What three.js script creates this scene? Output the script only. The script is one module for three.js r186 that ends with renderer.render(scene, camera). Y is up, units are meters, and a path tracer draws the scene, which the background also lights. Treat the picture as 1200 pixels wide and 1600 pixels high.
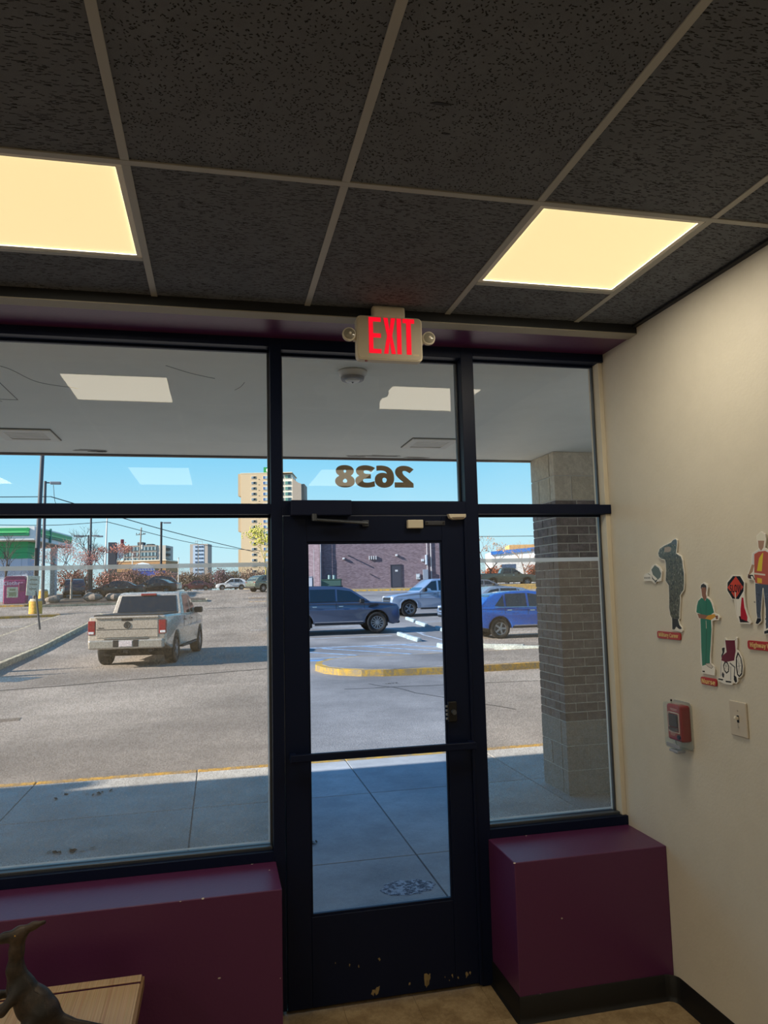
import * as THREE from 'three';
import { RoundedBoxGeometry } from 'three/addons/geometries/RoundedBoxGeometry.js';
import { TextGeometry } from 'three/addons/geometries/TextGeometry.js';
import { FontLoader } from 'three/addons/loaders/FontLoader.js';
import { mergeGeometries, toCreasedNormals } from 'three/addons/utils/BufferGeometryUtils.js';
import { RectAreaLightUniformsLib } from 'three/addons/lights/RectAreaLightUniformsLib.js';
import { MarchingCubes } from 'three/addons/objects/MarchingCubes.js';

// ---------------------------------------------------------------- camera, sky, sun, exposure
RectAreaLightUniformsLib.init();
const scene = new THREE.Scene();
const camera = new THREE.PerspectiveCamera(2 * Math.atan(800 / 1147.1) * 180 / Math.PI, 0.75, 0.05, 2000);
camera.position.set(-0.3616, 1.7565, 3.2531);
camera.rotation.set(0.1022, -0.22305, -0.0240, 'YXZ');
const renderer = new THREE.WebGLRenderer({ antialias: true });
renderer.toneMapping = THREE.LinearToneMapping;
renderer.toneMappingExposure = 1.0;
renderer.shadowMap.enabled = true;
renderer.shadowMap.type = THREE.PCFSoftShadowMap;

function skyTexture() {
  const W = 64, H = 512, d = new Float32Array(W * H * 4);
  const stops = [[-90, .30, .30, .30], [-0.01, .30, .30, .30], [0, .66, .92, .98], [4, .52, .87, .99], [10, .27, .70, .98], [22, .16, .52, .90], [45, .09, .36, .76], [90, .05, .24, .60]];
  for (let j = 0; j < H; j++) {
    const el = (j + 0.5) / H * 180 - 90;
    let k = 0; while (k < stops.length - 2 && el > stops[k + 1][0]) k++;
    const a = stops[k], b = stops[k + 1], t = Math.min(1, Math.max(0, (el - a[0]) / (b[0] - a[0])));
    for (let i = 0; i < W; i++) { const o = (j * W + i) * 4; for (let c = 0; c < 3; c++) d[o + c] = a[c + 1] + (b[c + 1] - a[c + 1]) * t; d[o + 3] = 1; }
  }
  const t = new THREE.DataTexture(d, W, H, THREE.RGBAFormat, THREE.FloatType);
  t.mapping = THREE.EquirectangularReflectionMapping; t.magFilter = THREE.LinearFilter; t.minFilter = THREE.LinearFilter; t.wrapS = THREE.RepeatWrapping; t.needsUpdate = true;
  return t;
}
const SKY = skyTexture();
scene.background = SKY; scene.environment = SKY;

const sun = new THREE.DirectionalLight(new THREE.Color(1.0, 0.88, 0.72), 11.5);   // low winter sun from the left, almost along the shop front
sun.position.set(-62.5, 30 - 0.15, 7.2 - 20); sun.target.position.set(0, -0.15, -20);
sun.castShadow = true; sun.shadow.mapSize.set(4096, 4096);
Object.assign(sun.shadow.camera, { left: -90, right: 90, top: 90, bottom: -90, near: 1, far: 260 });
scene.add(sun, sun.target);
const PANEL_RADIANCE = 9.0, PANEL_COLOR = new THREE.Color(1.0, 0.90, 0.71);

// ---------------------------------------------------------------- helpers
let seedState = 12345;
const rnd = () => { seedState = (seedState * 1664525 + 1013904223) >>> 0; return seedState / 4294967296; };
const seed = (s) => { seedState = s >>> 0; };
const rr = (a, b) => a + (b - a) * rnd();
const taken = new Map();
function numbered(n) { const k = taken.get(n) ?? 0; taken.set(n, k + 1); return k ? n + '_' + String(k).padStart(3, '0') : n; }
function mat(color, roughness = 0.7, more = {}) {
  const P = more.physical || 'transmission' in more || 'clearcoat' in more || 'sheen' in more || 'specularIntensity' in more; const { physical, ...rest } = more;
  return new (P ? THREE.MeshPhysicalMaterial : THREE.MeshStandardMaterial)({ color: new THREE.Color(color), roughness, ...rest });
}
function shade(o) { o.castShadow = true; o.receiveShadow = true; return o; }
function thing(name, label, category, pos = [0, 0, 0], turn = 0, group) {
  const o = new THREE.Group(); o.name = numbered(name); o.position.set(...pos); o.rotation.y = turn;
  o.userData = { label, category }; if (group) o.userData.group = group; scene.add(o); return o;
}
function part(name, geo, m, parent, label) {
  const o = shade(new THREE.Mesh(Array.isArray(geo) ? join(geo) : geo, m)); o.name = name; if (label) o.userData.label = label;
  (parent ?? scene).add(o); return o;
}
function single(name, label, category, geo, m, group) { const o = part(numbered(name), geo, m, scene); o.userData = { label, category }; if (group) o.userData.group = group; return o; }
function struct(name, geo, m, label, category) { const o = part(numbered(name), geo, m, scene); o.userData = { kind: 'structure' }; if (label) { o.userData.label = label; o.userData.category = category; } return o; }
function structGroup(name, label, category) { const o = new THREE.Group(); o.name = numbered(name); o.userData = { kind: 'structure' }; if (label) { o.userData.label = label; o.userData.category = category; } scene.add(o); return o; }
function join(list) {
  const l = list.map((g) => { const h = g.index ? g.toNonIndexed() : g; for (const k of Object.keys(h.attributes)) if (!['position', 'normal', 'uv'].includes(k)) h.deleteAttribute(k); if (!h.attributes.uv) h.setAttribute('uv', new THREE.BufferAttribute(new Float32Array(h.attributes.position.count * 2), 2)); return h; });
  return l.length === 1 ? l[0] : mergeGeometries(l);
}
function worldUV(g, scale = 1) {   // uv in metres from position, by the dominant axis of the normal
  const h = g.index ? g.toNonIndexed() : g, p = h.attributes.position, n = h.attributes.normal, uv = new Float32Array(p.count * 2);
  for (let i = 0; i < p.count; i++) {
    const ax = Math.abs(n.getX(i)), ay = Math.abs(n.getY(i)), az = Math.abs(n.getZ(i)); let u, v;
    if (ay >= ax && ay >= az) { u = p.getX(i); v = p.getZ(i); } else if (ax >= az) { u = p.getZ(i); v = p.getY(i); } else { u = p.getX(i); v = p.getY(i); }
    uv[2 * i] = u * scale; uv[2 * i + 1] = v * scale;
  }
  h.setAttribute('uv', new THREE.BufferAttribute(uv, 2)); return h;
}
// box from min to max corner
const bb = (x0, y0, z0, x1, y1, z1, r = 0) => {
  const w = x1 - x0, h = y1 - y0, d = z1 - z0;
  const g = r ? new RoundedBoxGeometry(w, h, d, 2, Math.min(r, w / 2.01, h / 2.01, d / 2.01)) : new THREE.BoxGeometry(w, h, d);
  return worldUV(g.translate((x0 + x1) / 2, (y0 + y1) / 2, (z0 + z1) / 2));
};
const cyl = (r0, r1, h, seg = 16) => new THREE.CylinderGeometry(r0, r1, h, seg);
function rod(a, b, r, r2 = r, seg = 8) {
  const A = new THREE.Vector3(...a), B = new THREE.Vector3(...b), d = B.clone().sub(A), L = d.length();
  const g = new THREE.CylinderGeometry(r2, r, L, seg); g.translate(0, L / 2, 0);
  g.applyQuaternion(new THREE.Quaternion().setFromUnitVectors(new THREE.Vector3(0, 1, 0), d.normalize())); return g.translate(...a);
}
function shapeOf(pts) { const s = new THREE.Shape(); pts.forEach(([x, y], i) => (i ? s.lineTo(x, y) : s.moveTo(x, y))); s.closePath(); return s; }
function roundRect(w, h, r) { const s = new THREE.Shape(), x = -w / 2, y = -h / 2; s.moveTo(x + r, y); s.lineTo(x + w - r, y); s.quadraticCurveTo(x + w, y, x + w, y + r); s.lineTo(x + w, y + h - r); s.quadraticCurveTo(x + w, y + h, x + w - r, y + h); s.lineTo(x + r, y + h); s.quadraticCurveTo(x, y + h, x, y + h - r); s.lineTo(x, y + r); s.quadraticCurveTo(x, y, x + r, y); return s; }
const extrude = (s, depth, bevel = 0, seg = 2) => new THREE.ExtrudeGeometry(s, { depth: depth - 2 * bevel, bevelEnabled: bevel > 0, bevelThickness: bevel, bevelSize: bevel, bevelOffset: -bevel, bevelSegments: seg, curveSegments: 10 }).translate(0, 0, bevel);
const tube = (pts, r, seg = 24, rad = 6) => new THREE.TubeGeometry(new THREE.CatmullRomCurve3(pts.map((p) => new THREE.Vector3(...p))), seg, r, rad);
const font = await new FontLoader().loadAsync('fonts/droid/droid_sans_bold.typeface.json');
function text(str, size, depth) { const g = new TextGeometry(str, { font, size, depth, curveSegments: 6, bevelEnabled: false }); g.computeBoundingBox(); const b = g.boundingBox; return g.translate(-(b.min.x + b.max.x) / 2, -(b.min.y + b.max.y) / 2, 0); }

// ---- computed textures
function canvasTex(w, h, draw, srgb = true) {
  const c = document.createElement('canvas'); c.width = w; c.height = h; const g = c.getContext('2d'); draw(g, w, h);
  const t = new THREE.CanvasTexture(c); if (srgb) t.colorSpace = THREE.SRGBColorSpace; t.wrapS = t.wrapT = THREE.RepeatWrapping; t.magFilter = THREE.LinearFilter; t.anisotropy = 8; return t;
}
function noiseGrid(n, oct, s) {   // tileable value noise, 0..1
  seed(s); const out = new Float32Array(n * n); let amp = 1, tot = 0;
  for (const f of oct) {
    const g = new Float32Array(f * f).map(() => rnd());
    for (let y = 0; y < n; y++) for (let x = 0; x < n; x++) {
      const fx = x / n * f, fy = y / n * f, ix = Math.floor(fx), iy = Math.floor(fy); let tx = fx - ix, ty = fy - iy; tx = tx * tx * (3 - 2 * tx); ty = ty * ty * (3 - 2 * ty);
      const a = g[(iy % f) * f + ix % f], b = g[(iy % f) * f + (ix + 1) % f], c = g[((iy + 1) % f) * f + ix % f], d = g[((iy + 1) % f) * f + (ix + 1) % f];
      out[y * n + x] += amp * (a + (b - a) * tx + (c - a) * ty + (a - b - c + d) * tx * ty);
    }
    tot += amp; amp *= 0.62;
  }
  return out.map((v) => v / tot);
}
function noiseTex(n, oct, s, lo, hi, repeat, opts = {}) {   // lo, hi: sRGB triples 0..255
  const g = noiseGrid(n, oct, s), d = new Uint8Array(n * n * 4), speck = opts.speck ?? 0; seed(s + 7);
  for (let i = 0; i < n * n; i++) {
    let t = Math.min(1, Math.max(0, (g[i] - 0.5) * (opts.contrast ?? 2) + 0.5)); const k = speck && rnd() < (opts.density ?? 0.2) ? (rnd() - 0.5) * speck : 0;
    for (let c = 0; c < 3; c++) d[4 * i + c] = Math.min(255, Math.max(0, lo[c] + (hi[c] - lo[c]) * t + k)); d[4 * i + 3] = 255;
  }
  const t = new THREE.DataTexture(d, n, n); t.wrapS = t.wrapT = THREE.RepeatWrapping; t.magFilter = THREE.LinearFilter; t.repeat.set(repeat, repeat); if (!opts.linear) t.colorSpace = THREE.SRGBColorSpace; t.needsUpdate = true; return t;
}

// ---- ceiling tile faces: pits and fissures of mineral fibre board painted black
function tileFace(kind, s) {
  const marks = []; seed(s);
  const n = kind === 'pin' ? 2600 : 2000;
  for (let i = 0; i < n; i++) {
    const x = rnd(), y = rnd(), big = rnd();
    if (kind === 'pin') marks.push([x, y, rr(.0010, .0042) * (big > .95 ? 2.2 : 1), rr(.0014, .0030), rr(-1.2, 1.2)]);
    else marks.push([x, y, rr(.003, .012) * (big > .9 ? 1.8 : 1), rr(.0011, .0024), rr(-.25, .25)]);
  }
  const draw = (bump) => (g, w, h) => {
    const nz = noiseGrid(256, [8, 32, 128], s + 3), im = g.createImageData(w, h);
    for (let y = 0; y < h; y++) for (let x = 0; x < w; x++) { const v = nz[((y >> 2) % 256) * 256 + ((x >> 2) % 256)], f = rnd(), o = (y * w + x) * 4; const c = bump ? 150 + v * 40 + f * 25 : 86 + v * 16 + f * 14; im.data[o] = bump ? c : c * .955; im.data[o + 1] = c; im.data[o + 2] = bump ? c : c * 1.085; im.data[o + 3] = 255; }
    g.putImageData(im, 0, 0); g.strokeStyle = bump ? '#000' : '#0c0c0c'; g.lineCap = 'round';
    for (const [x, y, l, t, a] of marks) for (const ox of [-1, 0, 1]) for (const oy of [-1, 0, 1]) {
      const X = (x + ox) * w, Y = (y + oy) * h; if (X < -40 || Y < -40 || X > w + 40 || Y > h + 40) continue;
      g.lineWidth = t * w * 1.6; g.beginPath(); g.moveTo(X - Math.cos(a) * l * w, Y - Math.sin(a) * l * w); g.quadraticCurveTo(X, Y + Math.sin(l * 4e3) * 3, X + Math.cos(a) * l * w, Y + Math.sin(a) * l * w); g.stroke();
    }
  };
  return { map: canvasTex(1024, 1024, draw(false)), bump: canvasTex(1024, 1024, draw(true), false) };
}
const G = 0.6096, H = 2.9325, ZA = 1.2503, XR = 1.5213, ZB = 0.298, YS = 0.619, XB = 0.821, XL = -0.1257;
function tileMat(kind, s) { const t = tileFace(kind, s); for (const k of [t.map, t.bump]) k.repeat.set(1 / G, 1 / G); return mat('#ffffff', 0.95, { map: t.map, bumpMap: t.bump, bumpScale: 0.003 }); }
const M = {};
M.tileFissure = tileMat('fissure', 11); M.tilePin = tileMat('pin', 23);
M.tee = mat('#a2a19c', 0.5); M.teeDark = mat('#1b1d22', 0.6); M.trimBeige = mat('#a39d8e', 0.6);
const wallTex = noiseTex(512, [4, 9, 40, 160], 5, [210, 204, 190], [222, 216, 203], 0.5, { contrast: 1.4 });
const wallBump = noiseTex(512, [60, 200], 6, [90, 90, 90], [160, 160, 160], 2.2, { linear: true });
M.wall = mat('#ffffff', 0.62, { map: wallTex, bumpMap: wallBump, bumpScale: 0.0006 });
M.purple = mat('#582850', 0.36, { bumpMap: wallBump, bumpScale: 0.0005 });
M.frame = mat('#0b1630', 0.4, { physical: true, specularIntensity: 0.4 });
M.frameAlu = mat('#565b63', 0.35, { metalness: 0.6 });
M.black = mat('#08080a', 0.5); M.rubber = mat('#0b0b0d', 0.55);
M.chip = mat('#c9bfb4', 0.8);
M.white = mat('#e6e2d8', 0.5); M.ivory = mat('#d8cfbc', 0.5);
M.glass = new THREE.MeshPhysicalMaterial({ color: 0xffffff, roughness: 0, metalness: 0, transmission: 1, thickness: 0, ior: 1.5, specularIntensity: 1 });
M.doorGlass = M.glass.clone(); M.doorGlass.color.setRGB(0.62, 0.75, 0.97);
// ---------------------------------------------------------------- room shell
const ROOM = { x0: -5.4, x1: XR, z1: 7.6 };
struct('ceiling', bb(ROOM.x0 - .2, H + .06, -.1, ROOM.x1 + .2, H + .2, ROOM.z1 + .2), M.teeDark);
{ // suspended ceiling: tiles and tees, each a piece of its own
  const c = structGroup('ceiling');
  const cols = []; for (let k = -9; k <= 2; k++) cols.push(k * G);
  const xs = [...cols, XR - .004], zs = [ZB + .012, ZA, ZA + 2 * G, ZA + 4 * G, ZA + 6 * G, ZA + 8 * G, ZA + 10 * G].map((z) => Math.min(z, ROOM.z1));
  const lit = (i, j) => i % 3 === 1 && (j === 0 || j === 3);
  for (let i = 0; i < xs.length - 1; i++) for (let j = 0; j < zs.length - 1; j++) {
    let z0 = zs[j], z1 = zs[j + 1]; if (z1 - z0 < .05) continue;
    if (lit(i, j)) { if (j) continue; z1 -= G; }
    const m = (j === 1 && (i === 8 || i === 9)) || (j > 1 && (i + j) % 3 === 0) ? M.tilePin : M.tileFissure;
    const t = part('ceiling_tile', bb(xs[i] + .004, H, z0 + .004, xs[i + 1] - .004, H + .018, z1 - .004), m, c);
    const uv = t.geometry.attributes.uv; seed(i * 31 + j * 7 + 1); const ou = rnd() * G, ov = rnd() * G; for (let k = 0; k < uv.count; k++) uv.setXY(k, uv.getX(k) + ou, uv.getY(k) + ov);
  }
  // tees: 24 mm flanges just under the tiles
  for (const x of cols) if (x > ROOM.x0) for (let j = 0; j < zs.length - 1; j++) if (zs[j + 1] - zs[j] > .05) part('tee', bb(x - .012, H - .004, zs[j] + (j ? .0125 : 0), x + .012, H + .02, zs[j + 1] - .0125, .001), M.tee, c);
  for (let j = 1; j < zs.length - 1; j++) part('tee', bb(ROOM.x0, H - .0045, zs[j] - .012, XR - .004, H + .02, zs[j] + .012, .001), M.tee, c);
  for (let i = 0; i < xs.length - 1; i++) for (let j = 0; j < zs.length - 1; j++) if (!j && lit(i, j)) part('tee', bb(xs[i] + .0125, H - .004, zs[j + 1] - G - .012, xs[i + 1] - .0125, H + .02, zs[j + 1] - G + .012, .001), M.tee, c);
  const gouge = (x, z, l, w) => part('gouge', extrude(shapeOf([[-l, 0], [-l * .4, w], [l * .3, w * .7], [l, w * .3], [l * .5, -w * .6], [-l * .5, -w * .5]]), .0015).rotateX(Math.PI / 2).rotateY(-.05).translate(x, H - .0002, z), M.black, c);
  gouge(.172, 1.642, .028, .007); gouge(.219, 1.530, .012, .004);
  part('wall_angle', bb(XR - .022, H - .012, ZB, XR, H - .0045, ROOM.z1), M.teeDark, c);
  part('wall_angle', bb(XR - .0035, H - .012, ZB, XR, H + .02, ROOM.z1), M.teeDark, c);
  const light = (i, j, label) => {
    const xa = xs[i] + .0125, xb = xs[i + 1] - .0125, zb = zs[j + 1] - .0125, za = (j ? zs[j] : zs[j + 1] - G) + .0125;
    const o = thing('ceiling_light', label, 'light', [(xa + xb) / 2, H, (za + zb) / 2], 0, j ? 'long light panels behind the viewer' : 'square light panels in the ceiling');
    const w = xb - xa, d = zb - za, f = .017;
    part('frame', [bb(-w / 2, -.002, -d / 2, w / 2, .012, -d / 2 + f, .001), bb(-w / 2, -.002, d / 2 - f, w / 2, .012, d / 2, .001), bb(-w / 2, -.002, -d / 2 + f, -w / 2 + f, .012, d / 2 - f, .001), bb(w / 2 - f, -.002, -d / 2 + f, w / 2, .012, d / 2 - f, .001)], M.white, o);
    const e = new THREE.MeshStandardMaterial({ color: 0xf4e6c0, roughness: .6, emissive: new THREE.Color(1.0, .80, .40), emissiveIntensity: .86 });
    part('diffuser', bb(-w / 2 + f, .003, -d / 2 + f, w / 2 - f, .007, d / 2 - f), e, o);
    const L = new THREE.RectAreaLight(PANEL_COLOR, PANEL_RADIANCE * (j === 3 && i > 5 ? .36 : 1), w - 2 * f, d - 2 * f); L.name = 'panel_lamp'; L.position.set(0, .0015, 0); L.rotation.x = -Math.PI / 2; o.add(L);
  };
  light(7, 0, 'square warm light panel at the left edge of the ceiling'); light(10, 0, 'square warm light panel in the ceiling near the white wall');
  light(4, 0, 'added unseen square warm light panel by the shop front, third from the white wall'); light(1, 0, 'added unseen square warm light panel by the shop front, furthest from the white wall');  // two unseen panels, added to brighten the room
  for (const j of [3]) [10, 7, 4, 1].forEach((i, k) => lit(i, j) && light(i, j, `long warm light panel in the row behind the viewer, ${['nearest', 'second from', 'added out of view, third from', 'added out of view, furthest from'][k]} the white wall`));  // third and furthest are added too, for more light indoors
}
// side and back walls, floor slab
struct('wall_right', bb(XR, -.02, -.12, XR + .15, H + .06, ROOM.z1 + .15), M.wall);
struct('wall_left', bb(ROOM.x0 - .15, -.02, 0, ROOM.x0, H + .06, ROOM.z1 + .15), M.wall);
struct('wall_back', bb(ROOM.x0, -.02, ROOM.z1, ROOM.x1, H + .06, ROOM.z1 + .15), M.wall);
{ // vinyl floor: one foot tiles
  const f = structGroup('floor');
  part('slab', bb(ROOM.x0, -.15, -.12, ROOM.x1, -.006, ROOM.z1), M.teeDark, f);
  const vars = [0, 1, 2].map((k) => mat('#ffffff', .38, { map: noiseTex(256, [6, 24, 90], 40 + k, [150 - k * 4, 126 - k * 4, 92 - k * 3], [176, 152, 116], 3.2, { speck: 70, density: .22, contrast: 2.2 }) }));
  const T = .3048; let n = 0;
  for (let x = XR - .152 - T * 22; x < XR; x += T) for (let z = -.055; z < 2.4; z += T) {
    const x0 = Math.max(x, ROOM.x0), x1 = Math.min(x + T, XR), z1 = z + T; if (x1 - x0 < .02) continue; n++;
    if ((x1 < XL || x0 > XB) && z1 < ZB) continue;
    part('floor_tile', bb(x0 + .0005, -.006, z + .0005, x1 - .0005, 0, z1 - .0005), vars[(n * 7 + (n >> 2)) % 3], f);
  }
  part('floor_field', bb(ROOM.x0, -.006, -.055 + T * 9 + .001, XR, 0, ROOM.z1), vars[0], f);
}
{ // front wall: purple knee walls, header, dark drop edge
  const w = structGroup('wall_front');
  const k1 = part('knee_wall', bb(ROOM.x0, 0, -.1, XL, YS, ZB, .004), M.purple, w);
  const k2 = part('knee_wall', bb(XB, 0, -.1, XR, YS, ZB, .004), M.purple, w);
  part('header', bb(ROOM.x0, 2.892, -.1, XR, H + .06, .236), M.purple, w);
  part('header_trim', bb(ROOM.x0, 2.889, .2365, XR, 2.893, .31), M.trimBeige, w);
  part('header_trim', bb(ROOM.x0, 2.8932, .236, XR, H + .05, .31), M.teeDark, w);
  // paint chips on the corners of the purple walls
  seed(91);
  const chip = (x, y, z, s, nx, ny, nz) => { const pts = []; for (let k = 0; k < 7; k++) { const a = k / 7 * 6.283, r = s * rr(.5, 1); pts.push([Math.cos(a) * r * 1.5, Math.sin(a) * r * .8]); } const g = extrude(shapeOf(pts), .0008); g.lookAt(new THREE.Vector3(nx, ny, nz)); part('paint_chip', g.translate(x, y, z), M.chip, w); };
  chip(-.42, YS - .001, .297, .006, 0, .7, .7); chip(-.16, YS + .0002, .09, .0035, 0, 1, 0); chip(-.36, .33, ZB + .0003, .0045, 0, 0, 1); chip(XB + .001, YS - .001, ZB - .001, .005, 0, .7, .7); chip(1.02, .38, ZB + .0003, .005, 0, 0, 1); chip(XB + .09, .1, ZB + .0003, .003, 0, 0, 1); chip(1.0, YS + .0002, .006, .004, 0, 1, .2); chip(XL - .1, YS, .003, .004, 0, 1, 0); chip(-.135, .3, ZB, .003, .7, 0, .7); chip(-.5, YS - .002, .298, .003, 0, .7, .7);
}
{ // black cove base with its foot, bent round the corner
  const y = .1016, t = .004;
  const prof = (x0, z0, x1, z1) => { const dx = x1 - x0, dz = z1 - z0, L = Math.hypot(dx, dz); const s = shapeOf([[0, 0], [.012, 0], [.011, .003], [.006, .010], [t, .02], [t, y - .003], [t - .002, y], [0, y]]); const g = new THREE.ExtrudeGeometry(s, { depth: L, bevelEnabled: false }); g.rotateY(-Math.PI / 2); g.scale(1, 1, -1); return { g, L, dx, dz, x0, z0 }; };
  // right knee wall: left face, front face, then along the right wall, as one swept strip
  const path = []; path.push([XB, -.02], [XB, ZB - .01], [XB + .002, ZB - .002], [XB + .01, ZB]); for (let k = 0; k <= 8; k++) { const a = k / 8 * Math.PI / 2; path.push([XR - .05 + Math.sin(a) * .05, ZB + .05 - Math.cos(a) * .05]); } path.push([XR, 2.6]);
  const sweep = (pts, flip = 1) => {
    const pr = [[0, 0], [.013, 0], [.011, .004], [.006, .011], [t, .022], [t, y - .003], [t - .002, y], [0, y]], pos = [], idx = [];
    pts.forEach((p, i) => { const a = pts[Math.max(0, i - 1)], b = pts[Math.min(pts.length - 1, i + 1)], dx = b[0] - a[0], dz = b[1] - a[1], L = Math.hypot(dx, dz) || 1, nx = -dz / L * flip, nz = dx / L * flip; for (const [o, h] of pr) pos.push(p[0] + nx * o, h, p[1] + nz * o); });
    const m = pr.length; for (let i = 0; i < pts.length - 1; i++) for (let k = 0; k < m; k++) { const a = i * m + k, b = i * m + (k + 1) % m, c = a + m, d = b + m; idx.push(a, c, b, b, c, d); }
    const g = new THREE.BufferGeometry(); g.setAttribute('position', new THREE.Float32BufferAttribute(pos, 3)); g.setIndex(idx); return toCreasedNormals(g.toNonIndexed(), .7);
  };
  struct('baseboard_right', sweep(path), M.rubber);
  struct('baseboard_left', sweep([[ROOM.x0 + .05, ZB], [XL - .006, ZB], [XL - .001, ZB - .004], [XL, ZB - .01], [XL, -.02]]), M.rubber);
}
// ---------------------------------------------------------------- storefront windows and door
const ZF = -.115, ZGL = -.088;
const member = (x0, y0, x1, y1, parent, name = 'frame_member', z0 = ZF, z1 = 0) => part(name, bb(x0, y0, z0, x1, y1, z1, .002), M.frame, parent);
function stops(x0, y0, x1, y1, parent) {   // slim glazing beads round a pane
  const t = .010, z0 = ZGL + .008, z1 = ZGL + .024;
  part('glazing_bead', bb(x0, y1 - t, z0, x1, y1, z1, .001), M.frame, parent); part('glazing_bead', bb(x0, y0, z0, x1, y0 + t, z1, .001), M.frame, parent);
  part('glazing_bead', bb(x0, y0 + t, z0, x0 + t, y1 - t, z1, .001), M.frameAlu, parent); part('glazing_bead', bb(x1 - t, y0 + t, z0, x1, y1 - t, z1, .001), M.frameAlu, parent);
}
const pane = (x0, y0, x1, y1, parent, m = M.glass, z = ZGL) => { const g = new THREE.PlaneGeometry(x1 - x0 + .01, y1 - y0 + .01); return part('glass_pane', g.translate((x0 + x1) / 2, (y0 + y1) / 2, z), m, parent); };
const filmTex = canvasTex(256, 256, (g, w, h) => { g.fillStyle = '#6e6e6e'; g.fillRect(0, 0, w, h); seed(77); for (let y = 0; y < 32; y++) for (let x = 0; x < 32; x++) { const v = rnd() < .5 ? 40 + rnd() * 40 : 120 + rnd() * 60; g.fillStyle = `rgb(${v},${v},${v})`; g.beginPath(); g.arc((x + (y % 2 ? .5 : 0)) * 8 + 4, y * 8 + 4, 3.1, 0, 7); g.fill(); } }, false);
filmTex.repeat.set(1 / .18, 1 / .18);
M.film = new THREE.MeshStandardMaterial({ color: new THREE.Color(.40, .375, .34), roughness: .9, transparent: true, opacity: .66, alphaMap: filmTex, side: THREE.DoubleSide });
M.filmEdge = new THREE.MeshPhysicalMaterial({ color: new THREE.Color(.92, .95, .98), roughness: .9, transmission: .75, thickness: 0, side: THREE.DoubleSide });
function film(x0, x1, y0, y1, parent) {
  part('shade_film', worldUV(new THREE.PlaneGeometry(x1 - x0, y1 - y0).translate((x0 + x1) / 2, (y0 + y1) / 2, ZGL + .003)), M.film, parent, 'grey perforated sun film on the lower pane');
  part('film_edge', new THREE.PlaneGeometry(.006, y1 - y0).translate(x1 - .003, (y0 + y1) / 2, ZGL + .0036), M.filmEdge, parent); part('film_edge', new THREE.PlaneGeometry(x1 - x0, .007).translate((x0 + x1) / 2, y0 + .0035, ZGL + .0036), M.filmEdge, parent);  // right and bottom strips: bright edge glow put in as pale colour
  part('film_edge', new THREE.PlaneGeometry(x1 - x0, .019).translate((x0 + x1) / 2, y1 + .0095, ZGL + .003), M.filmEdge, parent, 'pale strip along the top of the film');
}
const yT0 = 2.090, yT1 = 2.134, yHead = 2.852, ySill = .660, filmY = 1.862;
{ // left window
  const w = structGroup('window_1');
  const xs = [ROOM.x0, -3.75, -1.95, -.135];
  member(ROOM.x0, yHead, -.135, 2.892, w); member(ROOM.x0, YS, -.135, ySill, w);
  part('sill_ledge', bb(ROOM.x0, ySill - .004, ZGL + .03, -.137, ySill + .012, -.03, .003), M.frameAlu, w);
  for (let k = 0; k < 3; k++) {
    const x0 = xs[k] + (k ? .025 : 0), x1 = xs[k + 1] - (k < 2 ? .025 : 0);
    if (k) member(xs[k] - .025, ySill, xs[k] + .025, yHead, w);
    member(x0, yT0, x1, yT1, w, 'transom_bar');
    pane(x0, ySill, x1, yT0, w); pane(x0, yT1, x1, yHead, w); stops(x0, ySill, x1, yT0, w); stops(x0, yT1, x1, yHead, w);
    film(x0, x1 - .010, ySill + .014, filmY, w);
  }
}
{ // light over the door
  const w = structGroup('window_2');
  member(-.135, YS - .6, -.085, 2.892, w, 'mullion'); member(.770, .002, .832, 2.892, w, 'mullion');
  member(-.085, yHead - .012, .770, 2.892, w); member(-.085, 2.086, .770, 2.147, w, 'transom_bar');
  pane(-.085, 2.147, .770, yHead - .012, w); stops(-.085, 2.147, .770, yHead - .012, w);
  // house number stuck on the outside of the glass
  const d = text('2638', .1, .0012), b = d.boundingBox; const sx = .379 / (b.max.x - b.min.x), sy = .104 / (b.max.y - b.min.y);
  const num = new TextGeometry('2638', { font, size: .1, depth: .0006, curveSegments: 8, bevelEnabled: true, bevelThickness: .0004, bevelSize: .0042, bevelSegments: 1 }); num.computeBoundingBox(); const nb = num.boundingBox; num.translate(-(nb.min.x + nb.max.x) / 2, -(nb.min.y + nb.max.y) / 2, 0); num.scale(.379 / (nb.max.x - nb.min.x), .106 / (nb.max.y - nb.min.y), 1); num.rotateY(Math.PI); num.translate(.357, 2.276, ZGL - .002);
  const o = single('house_number', 'gold house number 2638 seen reversed on the glass over the door', 'number', num, mat('#6f6350', .6));
}
{ // right window
  const w = structGroup('window_3'); const x1 = 1.497;
  member(.832, yHead, XR, 2.892, w); member(.832, YS, XR, ySill, w); member(.832, yT0, XR, yT1, w, 'transom_bar');
  part('sill_ledge', bb(.834, ySill - .004, ZGL + .03, x1, ySill + .012, -.03, .003), M.frameAlu, w);
  for (const [a, b] of [[ySill, yT0], [yT1, yHead]]) { pane(.832, a, x1, b, w); stops(.832, a, x1, b, w); part('jamb_trim', bb(x1, a, ZF, XR, b, -.012, .003), M.ivory, w, 'cream painted jamb strip'); }
  film(.832, x1 - .010, ySill + .014, filmY, w);
}
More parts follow.
